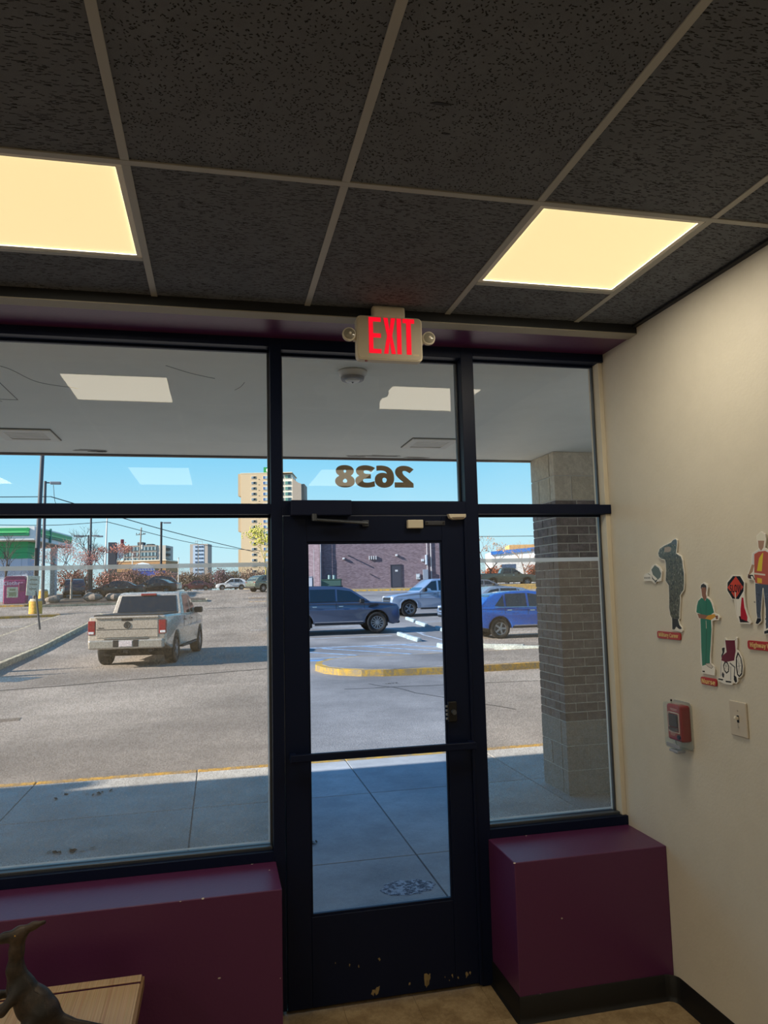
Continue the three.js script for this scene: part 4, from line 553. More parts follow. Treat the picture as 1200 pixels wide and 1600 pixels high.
function vehicle(name, label, category, s, pos, heading, group) {
  const o = thing(name, label, category, pos, heading, group), W = s.W, L = s.L, paint = mat(s.paint, s.rough ?? .28, { physical: true, clearcoat: s.coat ?? .8, clearcoatRoughness: .08, metalness: s.metal ?? .35 });
  const cxm = L / 2, up = (x, y) => [x, y];
  const taper = (x, y) => { let k = 1; const f = Math.max(0, (x - (L - s.noseR)) / s.noseR), r = Math.max(0, (s.tailR - x) / s.tailR); k -= s.noseT * f * f + s.tailT * r * r; const d = (y - s.waist) / s.waist; k -= .05 * d * d * (y < s.waist ? 1 : .6); return k; };
  const hw = (x, y) => { let h = W / 2 * taper(x, Math.min(y, s.belt)); if (y > s.belt) h -= (y - s.belt) / (s.H - s.belt) * s.tumble + .015; return h; };
  const bend = (g) => { const p = g.attributes.position; for (let i = 0; i < p.count; i++) { const x = p.getX(i), y = p.getY(i), z = p.getZ(i); p.setXYZ(i, x - cxm, y, z / (W / 2) * hw(x, y)); } const h = toCreasedNormals(g, .55); return h; };
  // lower body with wheel arches
  const ra = s.r * 1.17, arch = (x) => { const a = []; const y0 = s.sill, dy = s.r * 1.02; const th = Math.asin(Math.min(1, Math.max(-1, (y0 - dy) / ra))); for (let k = 0; k <= 12; k++) { const t = th + (Math.PI - 2 * th) * k / 12; a.push([x + Math.cos(t) * ra, dy + Math.sin(t) * ra]); } return a; };
  const pts = [...s.body]; // from the rear bottom up over the top to the front bottom
  pts.push(...arch(s.xf), ...arch(s.xr));
  part('body', bend(extrude(shapeOf(pts), W, .05, 3).translate(0, 0, -W / 2)), paint, o);
  part('underbody', new THREE.BoxGeometry(L - .5, .22, W - .5).translate(0, s.sill + .14, 0), M.under, o);
  for (const x of [s.xf, s.xr]) part('wheel_well', new THREE.BoxGeometry(ra * 1.9, ra * 1.25, W - .42).translate(x - cxm, s.r * 1.02 + ra * .3, 0), M.under, o);
  if (s.cabin) part('cabin', bend(extrude(shapeOf(s.cabin), W, .04, 3).translate(0, 0, -W / 2)), s.roof ? mat(s.roof, .3) : paint, o);
  // side glass
  const sidePanel = (pts2, side, t, n, m, parent = o) => { const g = new THREE.ExtrudeGeometry(shapeOf(pts2), { depth: t, bevelEnabled: false }); const p = g.attributes.position; for (let i = 0; i < p.count; i++) { const x = p.getX(i), y = p.getY(i); p.setXYZ(i, x - cxm, y, side * (hw(x, y) - .004 + p.getZ(i))); } const h = g.toNonIndexed(); if (side < 0) { const q = h.attributes.position.array; for (let i = 0; i < q.length; i += 9) for (let k = 0; k < 3; k++) { const tmp = q[i + k]; q[i + k] = q[i + 3 + k]; q[i + 3 + k] = tmp; } } h.computeVertexNormals(); return part(n, h, m, parent); };
  for (const side of [-1, 1]) { for (const w of s.windows ?? []) sidePanel(w, side, .012, 'side_window', M.autoGlass); for (const [n, m, w, t] of s.side ?? []) sidePanel(w, side, t ?? .012, n, m); }
  // sloping glass: quads given by profile points bottom and top
  const slope = (b, t, inB, inT, n, m, lift = .012) => { const dx = t[0] - b[0], dy = t[1] - b[1], l = Math.hypot(dx, dy), nx = (dy / l) * lift * (n === 'rear_window' ? -1 : 1), ny = (-dx / l) * lift * (n === 'rear_window' ? -1 : 1); const hb = hw(b[0], b[1]) - inB, ht = hw(t[0], t[1]) - inT, V = [[b[0], b[1], -hb], [b[0], b[1], hb], [t[0], t[1], ht], [t[0], t[1], -ht]].map(([x, y, z]) => [x - cxm + nx, y + ny, z]); const U = V.map(([x, y, z]) => [x - nx * 2, y - ny * 2, z]); const P = []; const q = (a, b2, c, d) => P.push(...a, ...b2, ...c, ...a, ...c, ...d); q(V[0], V[1], V[2], V[3]); q(U[0], U[3], U[2], U[1]); for (let k = 0; k < 4; k++) q(V[k], U[k], U[(k + 1) % 4], V[(k + 1) % 4]); const g = new THREE.BufferGeometry(); g.setAttribute('position', new THREE.Float32BufferAttribute(P, 3)); g.computeVertexNormals(); return part(n, g, m, o); };
  if (s.ws) slope(s.ws[0], s.ws[1], .10, .09, 'windshield', M.autoGlass); if (s.rw) slope(s.rw[0], s.rw[1], s.rwIn ?? .13, s.rwIn ?? .11, 'rear_window', M.autoGlass);
  // wheels
  const wp = wheelParts(s.r, s.tw ?? .25, s.spokes ?? 5, s.rimMat ?? M.rim);
  for (const x of [s.xf, s.xr]) for (const side of [-1, 1]) { const w = new THREE.Group(); w.name = 'wheel'; w.position.set(x - cxm, s.r, side * (W / 2 - .14)); if (side < 0) w.rotation.y = Math.PI; o.add(w); part('tire', wp.tire, M.tire, w); part('rim', wp.rim, s.rimMat ?? M.rim, w); part('brake_disc', wp.disc, M.rimDark, w); }
  // boxes given in vehicle axes: [name, material, x0,y0,z0,x1,y1,z1, bevel, mirrored]
  for (const [n, m, x0, y0, z0, x1, y1, z1, b = .01, mir = false] of s.boxes ?? []) { part(n, bb(x0 - cxm, y0, z0, x1 - cxm, y1, z1, b), m, o); if (mir) part(n, bb(x0 - cxm, y0, -z1, x1 - cxm, y1, -z0, b), m, o); }
  // door mirrors
  if (s.mirror) for (const side of [-1, 1]) part('door_mirror', [bb(-.09, -.09, -.13, .09, .09, .11, .04).translate(s.mirror[0] - cxm, s.mirror[1], side * (hw(...s.mirror) + .14)), bb(-.03, -.1, -.12, .03, -.05, .12, .02).translate(s.mirror[0] - cxm, s.mirror[1] + .02, side * (hw(...s.mirror) + .06))], s.mirrorMat ?? M.plastic, o);
  return o;
}
const seam = (x, y0, y1, w = .012) => ['door_seam', M.plastic, [[x - w / 2, y0], [x + w / 2, y0], [x + w / 2, y1], [x - w / 2, y1]], .006];
const handle = (x, y, m = M.chrome) => ['door_handle', m, [[x - .09, y - .018], [x + .09, y - .018], [x + .09, y + .018], [x - .09, y + .018]], .035];
// full-size pickup
function pickup(o2) {
  const L = 5.8, W = 2.02, Hh = 1.93, r = .40, xr = 1.25, xf = 4.85, sill = .42, belt = 1.26, rail = 1.33;
  const s = { L, W, H: Hh, r, xr, xf, sill, belt, waist: .85, tumble: .14, noseR: .9, noseT: .10, tailR: .3, tailT: .015, tw: .28, spokes: 5,
    body: [[.04, .58], [.0, .62], [.02, 1.30], [.08, rail], [1.9, rail], [2.05, belt + .04], [4.2, belt + .02], [4.5, 1.24], [5.45, 1.13], [5.68, 1.04], [5.76, .9], [5.8, .62], [5.74, .42], [5.45, .36]],
    cabin: [[2.0, 1.25], [2.06, 1.35], [2.28, 1.84], [2.42, 1.91], [2.7, Hh], [3.35, 1.92], [3.52, 1.88], [4.32, 1.27], [4.3, 1.2]],
    ws: [[4.24, 1.32], [3.50, 1.87]], rw: [[2.06, 1.37], [2.27, 1.82]], mirror: [4.0, 1.36],
    windows: [[[3.3, 1.31], [4.12, 1.33], [3.58, 1.78], [3.3, 1.82]], [[2.32, 1.31], [3.2, 1.31], [3.2, 1.83], [2.48, 1.82]]],
    side: [seam(4.25, .5, 1.26), seam(3.25, .48, 1.26), seam(2.28, .5, 1.26), seam(1.98, .55, 1.3), handle(3.42, 1.13), handle(2.45, 1.13), ['fender_flare', o2.flare ?? M.plastic, [[xf - .50, .44], [xf - .46, .75], [xf - .3, .9], [xf, .97], [xf + .3, .9], [xf + .46, .75], [xf + .5, .44], [xf + .46, .44], [xf + .43, .72], [xf + .28, .85], [xf, .915], [xf - .28, .85], [xf - .43, .72], [xf - .46, .44]], .02], ['fender_flare', o2.flare ?? M.plastic, [[xr - .50, .44], [xr - .46, .75], [xr - .3, .9], [xr, .97], [xr + .3, .9], [xr + .46, .75], [xr + .5, .44], [xr + .46, .44], [xr + .43, .72], [xr + .28, .85], [xr, .915], [xr - .28, .85], [xr - .43, .72], [xr - .46, .44]], .02]],
    boxes: [['bed_cover', M.plastic, .10, rail - .01, -.88, 2.02, rail + .035, .88, .015], ['rear_bumper', o2.bumper ?? M.chrome, -.14, .50, -.94, .10, .74, .94, .05], ['bumper_step', M.plastic, -.12, .735, -.55, .05, .752, .55, .005], ['tail_light', M.lampRed, -.012, .86, .80, .14, 1.22, .985, .02, true], ['tail_light_lens', M.lampClear, -.014, .88, .83, .05, .95, .97, .01, true], ['brake_light', M.lampRed, 2.22, 1.83, -.22, 2.30, 1.89, .22, .01], ['headlight', M.lampClear, 5.52, .86, .60, 5.745, 1.06, .90, .03, true], ['turn_signal', mat('#c77a3a', .3), 5.50, .90, .88, 5.62, 1.03, .925, .02, true], ['grille', M.plastic, 5.70, .66, -.62, 5.80, 1.0, .62, .02], ['grille_bar', M.chrome, 5.78, .80, -.60, 5.815, .86, .60, .01], ['front_bumper', o2.bumper ?? M.chrome, 5.60, .42, -.90, 5.87, .64, .90, .06], ['exhaust', M.rimDark, -.05, .40, .55, .6, .47, .62, .02], ['axle', M.under, xr - .08, .30, -.85, xr + .08, .44, .85, .03], ['hitch', M.under, -.12, .40, -.06, .2, .47, .06, .01], ['running_board', M.plastic, 2.1, .36, .86, 4.2, .42, 1.02, .02, true]],
    ...o2 };
  return s;
}
const tailgate = (o, paint, L) => { // panel creases, handle recess, plate, badge on the rear face
  const cx = -L / 2; part('tailgate', [bb(cx - .012, .78, -.78, cx + .05, 1.29, .78, .015)], paint, o); part('tailgate_crease', bb(cx - .016, .985, -.77, cx - .008, 1.0, .77, .002), M.plastic, o); part('tailgate_handle', bb(cx - .018, 1.20, -.14, cx - .006, 1.265, .14, .01), M.plastic, o); part('spoiler_lip', bb(cx - .05, 1.27, -.80, cx + .12, 1.325, .80, .02), paint, o);
  const pl = part('licence_plate', bb(cx - .152, .565, -.16, cx - .14, .705, .16, .004), M.plate, o); part('plate_recess', bb(cx - .145, .55, -.32, cx - .12, .725, -.18, .01), M.plastic, o); part('plate_recess', bb(cx - .145, .55, .18, cx - .12, .725, .32, .01), M.plastic, o);
  const bd = part('badge', new THREE.TorusGeometry(.075, .014, 8, 24).rotateY(Math.PI / 2).translate(cx - .016, 1.10, 0), M.plastic, o); part('badge_face', [extrude(shapeOf([[-.035, .05], [.035, .05], [.045, .0], [.02, -.055], [-.02, -.055], [-.045, .0]]), .01).rotateY(Math.PI / 2).translate(cx - .024, 1.10, 0)], M.plastic, bd);
  part('name_badge', [bb(cx - .016, 1.02, -.72, cx - .010, 1.045, -.58, .002)], M.plastic, o);
};
{ // silver pickup driving away
  const s = pickup({ paint: '#bfb4a6', metal: .25, bumper: mat('#b3ada2', .3, { metalness: .4 }) }); s.side = s.side.filter((x) => x[0] !== 'fender_flare');
  const o = vehicle('pickup_truck', 'silver pickup truck seen from behind, driving away across the lot', 'truck', s, [-2.22, -.15, -19.7], Math.PI / 2 - .15); tailgate(o, mat('#bfb4a6', .28, { physical: true, clearcoat: .8, metalness: .25 }), s.L);
}
{ // silver pickup parked nose to the left
  const s = pickup({ paint: '#a9b4c4', metal: .45, bumper: mat('#9fabbc', .35, { metalness: .3 }), r: .41, flare: mat('#9aa6b6', .4) });
  vehicle('pickup_truck', 'silver blue pickup parked behind the dark SUV, nose to the left', 'truck', s, [11.15, ground(-34.4), -34.9], Math.PI + .06); }
{ // dark full-size SUV
  const L = 5.3, W = 2.03, r = .42, xr = 1.25, xf = 4.33, sill = .42, belt = 1.24;
  const s = { L, W, H: 1.92, r, xr, xf, sill, belt, waist: .82, tumble: .17, noseR: 1.0, noseT: .13, tailR: .5, tailT: .07, tw: .29, spokes: 12, paint: '#4c586e', metal: .4, rimMat: M.rim,
    body: [[.12, .46], [.02, .62], [.0, .95], [.06, 1.22], [.1, 1.27], [4.0, 1.26], [4.3, 1.25], [4.9, 1.20], [5.18, 1.13], [5.27, 1.0], [5.3, .62], [5.24, .40], [5.0, .34]],
    cabin: [[.10, 1.2], [.12, 1.3], [.3, 1.76], [.52, 1.86], [1.0, 1.90], [2.2, 1.92], [2.95, 1.88], [3.3, 1.78], [4.06, 1.27], [4.05, 1.2]],
    ws: [[3.98, 1.32], [3.22, 1.80]], rw: [[.16, 1.36], [.32, 1.74]], mirror: [3.7, 1.30],
    windows: [[[2.72, 1.30], [3.86, 1.30], [3.28, 1.70], [2.72, 1.78]], [[1.62, 1.30], [2.64, 1.30], [2.64, 1.79], [1.62, 1.79]], [[.38, 1.32], [1.54, 1.30], [1.54, 1.79], [.62, 1.76]]],
    side: [seam(3.82, .5, 1.24), seam(2.68, .46, 1.24), seam(1.62, .5, 1.24), handle(2.86, 1.1), handle(1.8, 1.1), ['fender_vent', M.plastic, [[4.0, 1.06], [4.42, 1.10], [4.36, 1.16], [4.06, 1.13]], .02], ['side_molding', M.chrome, [[1.8, .47], [3.75, .47], [3.75, .50], [1.8, .50]], .02], ['window_trim', M.plastic, [[.3, 1.27], [4.0, 1.27], [4.0, 1.30], [.3, 1.30]], .014]],
    boxes: [['headlight', M.lampClear, 4.95, .94, .62, 5.24, 1.06, .86, .04, true], ['tail_light', M.lampRed, .0, .92, .70, .3, 1.12, .945, .03, true], ['front_bumper', M.plastic, 5.0, .36, -.75, 5.32, .48, .75, .05], ['fog_light', M.lampClear, 5.08, .56, .70, 5.25, .64, .84, .02, true], ['grille', M.chrome, 5.2, .6, -.5, 5.32, 1.0, .5, .04], ['rear_bumper', mat('#4c586e', .3), -.06, .5, -.8, .2, .7, .8, .06], ['roof_rail', M.plastic, .7, 1.885, .70, 3.0, 1.93, .745, .015, true], ['side_step', M.plastic, 1.8, .36, .88, 3.75, .42, 1.04, .02, true]] };
  vehicle('sport_utility_vehicle', 'dark slate blue SUV parked broadside beyond the door', 'car', s, [4.25, ground(-26.9) + .01, -27.1], -.03);
}
function crossover(p) { const L = 4.6, W = 1.86, r = .36, xr = .95, xf = 3.62; return { L, W, H: 1.68, r, xr, xf, sill: .36, belt: 1.06, waist: .75, tumble: .2, noseR: 1.0, noseT: .16, tailR: .7, tailT: .12, tw: .24, spokes: 5, metal: .4,
  body: [[.14, .42], [.03, .55], [.02, .9], [.12, 1.08], [.3, 1.12], [3.1, 1.05], [3.4, 1.03], [4.2, .92], [4.48, .8], [4.56, .6], [4.52, .38], [4.3, .3]],
  cabin: [[.12, 1.0], [.15, 1.08], [.55, 1.46], [.85, 1.58], [1.5, 1.66], [2.1, 1.67], [2.5, 1.63], [3.3, 1.08], [3.3, 1.0]], ws: [[3.22, 1.10], [2.52, 1.60]], rw: [[.20, 1.12], [.66, 1.52]],
  windows: [[[2.05, 1.10], [3.05, 1.10], [2.45, 1.52], [2.05, 1.58]], [[1.2, 1.12], [1.97, 1.10], [1.97, 1.585], [1.2, 1.57]], [[.78, 1.16], [1.12, 1.13], [1.12, 1.54]]], mirror: [2.9, 1.10],
  side: [seam(3.05, .42, 1.05), seam(2.0, .4, 1.05), seam(1.15, .5, 1.08), handle(2.15, .98), handle(1.3, 1.0), ['side_molding', M.chrome, [[1.45, .44], [3.1, .44], [3.1, .47], [1.45, .47]], .02], ['window_trim', M.chrome, [[.76, 1.095], [3.06, 1.08], [3.06, 1.10], [.76, 1.12]], .014], ['sill_cladding', M.plastic, [[1.4, .36], [3.15, .36], [3.15, .43], [1.4, .43]], .02], ['fuel_cap', p.cap ?? M.plastic, [[.95, .93], [1.07, .93], [1.07, .94], [.95, .94]], .008]],
  boxes: [['headlight', M.lampClear, 4.28, .72, .58, 4.5, .84, .80, .03, true], ['tail_light', M.lampRed, .03, .86, .55, .3, .99, .845, .03, true], ['rear_bumper', M.plastic, -.02, .36, -.72, .25, .56, .72, .05], ['grille', M.plastic, 4.42, .5, -.5, 4.55, .76, .5, .03], ['front_bumper', M.plastic, 4.3, .32, -.65, 4.56, .44, .65, .04]], ...p }; }
vehicle('crossover_car', 'bright blue crossover parked beyond the right window, rear to the left', 'car', crossover({ paint: '#0857b4', metal: .15 }), [10.75, -.15, -22.3], -.04);
function sedan(p) { const L = 4.8, W = 1.85, r = .34, xr = 1.0, xf = 3.8; return { L, W, H: 1.46, r, xr, xf, sill: .30, belt: .98, waist: .68, tumble: .2, noseR: 1.0, noseT: .15, tailR: .7, tailT: .12, tw: .23, spokes: 5, metal: .3,
  body: [[.12, .36], [.02, .5], [.04, .95], [.12, 1.05], [.9, 1.03], [3.2, .98], [3.5, .95], [4.4, .80], [4.7, .66], [4.78, .48], [4.72, .32], [4.5, .26]], cabin: [[.6, .95], [.75, 1.04], [1.35, 1.36], [1.8, 1.45], [2.3, 1.46], [2.65, 1.42], [3.45, 1.0], [3.4, .92]], ws: [[3.36, 1.02], [2.66, 1.39]], rw: [[.82, 1.06], [1.34, 1.33]],
  windows: [[[2.2, 1.02], [3.15, 1.02], [2.6, 1.34], [2.2, 1.38]], [[1.1, 1.05], [2.12, 1.02], [2.12, 1.38], [1.55, 1.35]]], mirror: [3.0, 1.03], side: [seam(2.16, .36, .98), seam(3.2, .36, .98), handle(2.3, .9), handle(1.4, .9)],
  boxes: [['headlight', M.lampClear, 4.4, .60, .55, 4.7, .72, .78, .03, true], ['tail_light', M.lampRed, .03, .78, .5, .25, .94, .84, .03, true], ['grille', M.plastic, 4.62, .38, -.45, 4.8, .62, .45, .03]], ...p }; }
vehicle('sedan_car', 'silver car nose poking in at the right edge of the door glass', 'car', crossover({ paint: '#8ea0b8', metal: .4 }), [11.85, ground(-29), -29.2], Math.PI);
// cars further off
vehicle('sedan_car', 'black sedan parked behind the pink tree', 'car', sedan({ paint: '#0e1420' }), [-9.0, ground(-64.5), -64.6], Math.PI - .05);
vehicle('sedan_car', 'dark sedan right of the black sedan, behind the pickup roof', 'car', sedan({ paint: '#101624' }), [-6.3, ground(-70), -70.5], Math.PI - .25);
vehicle('sport_utility_vehicle', 'dark SUV in front of the blue fronted shop', 'car', crossover({ paint: '#131a2a' }), [-6.9, ground(-79), -79], Math.PI);
vehicle('crossover_car', 'dark blue car half hidden behind the two tall poles', 'car', crossover({ paint: '#1c2a48' }), [-13.2, ground(-67.5), -68.6], Math.PI / 2 + .2);
vehicle('sedan_car', 'maroon car parked far back by the brushy trees', 'car', sedan({ paint: '#5a2030' }), [-3.6, ground(-108), -108.5], Math.PI);
vehicle('crossover_car', 'white crossover parked far back by the brushy trees', 'car', crossover({ paint: '#d9dde2', metal: 0 }), [1.5, ground(-104.4) - .05, -104.6], Math.PI);
vehicle('sport_utility_vehicle', 'grey green SUV at the right edge of the left window', 'car', crossover({ paint: '#7a8478', H: 1.68 }), [4.55, ground(-70) - .02, -70.2], .55);
vehicle('pickup_truck', 'olive brown pickup far beyond the blue car', 'truck', pickup({ paint: '#6f6c58', metal: .1, bumper: M.plastic }), [29.6, ground(-70.5) - .05, -70.4], -.22);
vehicle('sedan_car', 'grey car low at left behind the yellow kerb', 'car', sedan({ paint: '#6a6f78' }), [22.7, ground(-60) - .45, -58.6], -.2);
// ---------------------------------------------------------------- buildings
{ // brick building across the lot
  const g0 = ground(-68.5) - .3; const o = thing('brick_building', 'purple brown brick building with grey service door across the lot', 'building', [9.49, g0, -69.36], -.226);
  const ft = canvasTex(512, 512, (g, w, h) => { g.fillStyle = '#94807f'; g.fillRect(0, 0, w, h); seed(151); for (let r = 0; r < 64; r++) for (let c = 0; c < 22; c++) { const v = rr(-22, 18), x = (c + (r % 2 ? .5 : 0)) * 24; g.fillStyle = `rgb(${122 + v},${100 + v},${104 + v})`; for (const ox of [0, -528]) g.fillRect(x + ox + 1, r * 8 + 1, 22, 6); } });
  ft.repeat.set(1 / 5.2, 1 / 5.0); const bm = mat('#ffffff', .92, { map: ft, bumpMap: asphaltBump, bumpScale: .01 });
  part('wall', bb(0, 0, -12, 13.3, 7.4, 0), bm, o); part('coping', bb(-.1, 7.4, -12.1, 13.4, 7.6, .1), mat('#8a8580', .8), o);
  part('plinth', bb(.0, 0, .0, 13.3, .42, .06), mat('#a8946f', .9), o);
  // angled wing at the left, turned to the sun
  const wg = bb(-3, 0, -.4, 0, 7.4, 0); wg.rotateY(-.55).translate(.02, 0, .4); part('wing_wall', worldUV(wg), mat('#ffffff', .92, { map: ft }), o, 'sunlit brick wing');
  part('return_wall', bb(-.06, 0, -.2, .06, 7.4, .4), bm, o);
  part('downpipe', [rod([.1, 7.2, .46], [.1, .5, .46], .06), rod([-.55, 4.4, .75], [-.55, .5, .75], .03)], mat('#b8aaa4', .6), o);
  const dr = part('service_door', bb(7.03, .5, 0, 8.0, 2.63, .05, .01), mat('#3d3c44', .5), o); part('door_frame', [bb(6.95, .5, 0, 7.03, 2.7, .08), bb(8.0, .5, 0, 8.08, 2.7, .08), bb(6.95, 2.63, 0, 8.08, 2.72, .08)], mat('#34323a', .6), dr); part('door_sign', bb(7.42, 2.02, .05, 7.68, 2.2, .06), mat('#c9c4c0', .6), dr);
  const lamp = (x, y, n) => { const l = part(n, [bb(x - .12, y - .1, 0, x + .12, y + .1, .28, .04)], mat('#cfcac4', .5), o); part('bracket', rod([x, y, 0], [x + .05, y - .05, .36], .03), mat('#8a8680', .6), l); };
  lamp(2.36, 3.42, 'wall_lamp'); lamp(7.6, 3.62, 'wall_lamp'); part('pipe_stub', rod([2.75, 3.75, 0], [2.8, 3.70, .9], .06), mat('#6e645f', .7), o); part('pipe_stub', rod([4.9, 1.85, 0], [4.92, 1.82, .35], .05), mat('#6e645f', .7), o);
  for (let k = 0; k < 4; k++) part('vent_pipe', bb(4.85 + k * .22, 3.25, 0, 4.96 + k * .22, 3.62, .2, .03), mat('#c8c3be', .6), o);
  const eb = part('meter_box', bb(9.48, 1.2, 0, 9.88, 1.75, .3, .02), mat('#a7a9a8', .5), o); part('meter_dial', cyl(.14, .14, .1, 16).rotateX(Math.PI / 2).translate(9.68, 1.55, .34), mat('#d0d0ce', .4), eb);
  part('electric_cabinet', bb(10.15, .5, 0, 10.68, 2.15, .4, .03), mat('#8a9097', .55), o); part('conduit', [rod([10.62, 7.2, .1], [10.62, 2.1, .1], .05), rod([11.0, 7.2, .1], [11.0, .5, .1], .06)], mat('#c1b6b0', .6), o); part('transformer', bb(10.42, 2.62, 0, 10.62, 3.6, .3, .04), mat('#c6c9cb', .5), o); part('junction_box', bb(10.02, 2.95, 0, 10.32, 3.2, .2, .03), mat('#cacac8', .5), o);
}
{ const o = thing('utility_container', 'green metal bin against the brick wall', 'bin', [10.3, ground(-67.4), -67.4], -.22); part('body', bb(-.95, .1, -.5, .95, 1.05, .5, .05), mat('#3f5a50', .6), o); part('lid', bb(-.98, 1.05, -.53, .98, 1.15, .53, .03), mat('#36503f', .6), o); part('valve', [cyl(.14, .14, .4, 12).translate(-.2, 1.35, 0), cyl(.14, .14, .4, 12).translate(.25, 1.33, 0)], mat('#8ea39a', .5), o); part('foot', [bb(-.8, 0, -.4, -.6, .1, .4), bb(.6, 0, -.4, .8, .1, .4)], M.plastic, o); }
{ const o = thing('white_bin', 'pale bin at far left of the brick building', 'bin', [8.15, ground(-67.2), -67.2], -.2); part('body', bb(-.3, .05, -.35, .3, 1.35, .35, .04), mat('#c7c4c6', .6), o); part('lid', bb(-.33, 1.35, -.38, .33, 1.45, .38, .03), mat('#9a989c', .6), o); part('stripe', bb(.31, .1, -.3, .36, 1.3, .3, .01), mat('#3d3b40', .7), o); }
{ const o = thing('red_panel', 'red painted fence panel right of the brick wall', 'panel', [20.95, ground(-64.2) - .1, -64.3], -.22); part('panel', bb(-.5, .5, -.05, 1.4, 2.0, .05, .02), mat('#b03438', .6), o); part('post', [bb(-.6, 0, -.08, -.5, 2.1, .08), bb(1.4, 0, -.08, 1.5, 2.1, .08)], mat('#7c2427', .7), o); }
{ const o = thing('yellow_kerb_line', 'yellow kerb and pale pavement along the brick building', 'kerb', [15.6, ground(-65.4) - .1, -65.2], -.226); part('kerb', bb(-8, .0, -.2, 8, .22, .2, .02), M.yellow, o); part('pavement', bb(-8, .05, -1.9, 8, .16, -.2, .01), M.concrete, o); }
function rowWindows(o, list, w, h, d, m, fm) { const fg = new THREE.BoxGeometry(w, h, d), pg = new THREE.BoxGeometry(w * .46, h * .86, d * .4); for (const [x, y, z, t] of list) { const f = part('window', fg, fm ?? m, o); f.position.set(x, y, z); const p1 = part('pane', pg, m[0] ?? m, f); p1.position.set(-w * .24, 0, d * .45); const p2 = part('pane', pg, m[1] ?? m, f); p2.position.set(w * .24, 0, d * .45); } }
const faceTurn = .23;   // the far towers face the viewer
{ // tall tan tower
  const tan = mat('#c2b093', .85), tan2 = mat('#b3a084', .85), wf = mat('#e9e2d2', .7), gl = [mat('#7d8a96', .25), mat('#1a2028', .25)], gl2 = [mat('#4a6a9a', .2), mat('#9ab0c0', .2)];
  const o = thing('apartment_tower', 'tall tan apartment tower cut by the window mullion', 'building', [8.3, 0, -329.4], -.225);
  const Hh = 54; part('tower_body', bb(1.2, 0, -18, 13.4, Hh, 0), tan, o);
  for (const [a, b] of [[44, Hh], [28, 38.2], [10, 20], [-2, 4]]) part('balcony_block', bb(-.1, a, -14, 1.3, b, -.3), tan2, o);
  part('glazed_bay', bb(13.4, 0, -14, 24.2, Hh - .6, -1.2), mat('#e4dccb', .8), o); part('side_wing', extrude(shapeOf([[24.2, 0], [28.2, 0], [28.2, 49], [26.8, 49.6], [24.2, 51.6]]), 14).translate(0, 0, -15), mat('#9a9288', .85), o); part('side_wing', bb(28.2, 38, -14, 29.4, 49.2, -3), mat('#8f877e', .85), o);
  const L1 = [], L2 = [], L3 = []; for (let k = 0; k < 19; k++) { const y = 52.2 - k * 2.47; if (y < 3) break; L1.push([6.9, y, .02]); L2.push([12.2, y - .1, .02]); if (k % 1 === 0) L3.push([19.0, y + .2 - (k ? .4 : 0), -1.18], [22.2, y + .2 - (k ? .4 : 0), -1.18]); }
  rowWindows(o, L1, 2.0, 1.15, .3, gl, wf); rowWindows(o, L2, 2.1, 1.35, .3, gl2, wf); rowWindows(o, L3, 2.7, 1.7, .3, [mat('#5f8a80', .25), mat('#34505a', .25)], wf);
  for (let k = 0; k < 18; k++) part('vent_slot', bb(9.1, 51.2 - k * 2.47, 0, 9.6, 51.4 - k * 2.47, .1), mat('#6a5a48', .8), o);
  part('roof_edge', bb(1.0, Hh, -18, 24.3, Hh + .3, .1), mat('#d9cbb0', .8), o); const sg = part('roof_sign', bb(11.2, Hh + .3, -2, 15.5, Hh + 3.0, -1.6), mat('#1f8a4a', .6), o, 'green roof sign with a white mark'); part('sign_mark', new THREE.SphereGeometry(.8, 10, 8).scale(1, 1.1, .15).translate(13.2, Hh + 1.6, -1.55), mat('#e8f0ea', .6), sg);
}
{ // wide grey apartment block with dark glass
  const o = thing('apartment_block', 'wide grey apartment block with rows of dark glass, far left', 'building', [-53.3, 0, -438.8], -.225); const w = 19, Hh = 28.9;
  part('block', bb(0, 0, -16, w, Hh, 0), mat('#8a8680', .85), o); part('side_wall', bb(w, 0, -15, w + 5, Hh - .2, -.4), mat('#b3afa8', .85), o);
  const L = []; for (let r = 0; r < 7; r++) for (let c = 0; c < 9; c++) L.push([1.4 + c * 2.05, Hh - 1.9 - r * 3.2, .02]); rowWindows(o, L, 1.75, 2.2, .3, [mat('#3f5a66', .25), mat('#8fa6ae', .25)], mat('#6a7074', .7));
  const E = []; for (let r = 0; r < 7; r++) part('balcony', bb(w + 5, Hh - 3 - r * 3.2, -6, w + 6.2, Hh - 1.6 - r * 3.2, -1), mat('#5a5650', .8), o);
  part('roof_house', bb(6.3, Hh, -10, 9.4, Hh + 2.2, -5), mat('#4a4d52', .8), o); part('roof_house', bb(11.4, Hh, -10, 15.0, Hh + 1.1, -5), mat('#3f4247', .8), o);
}
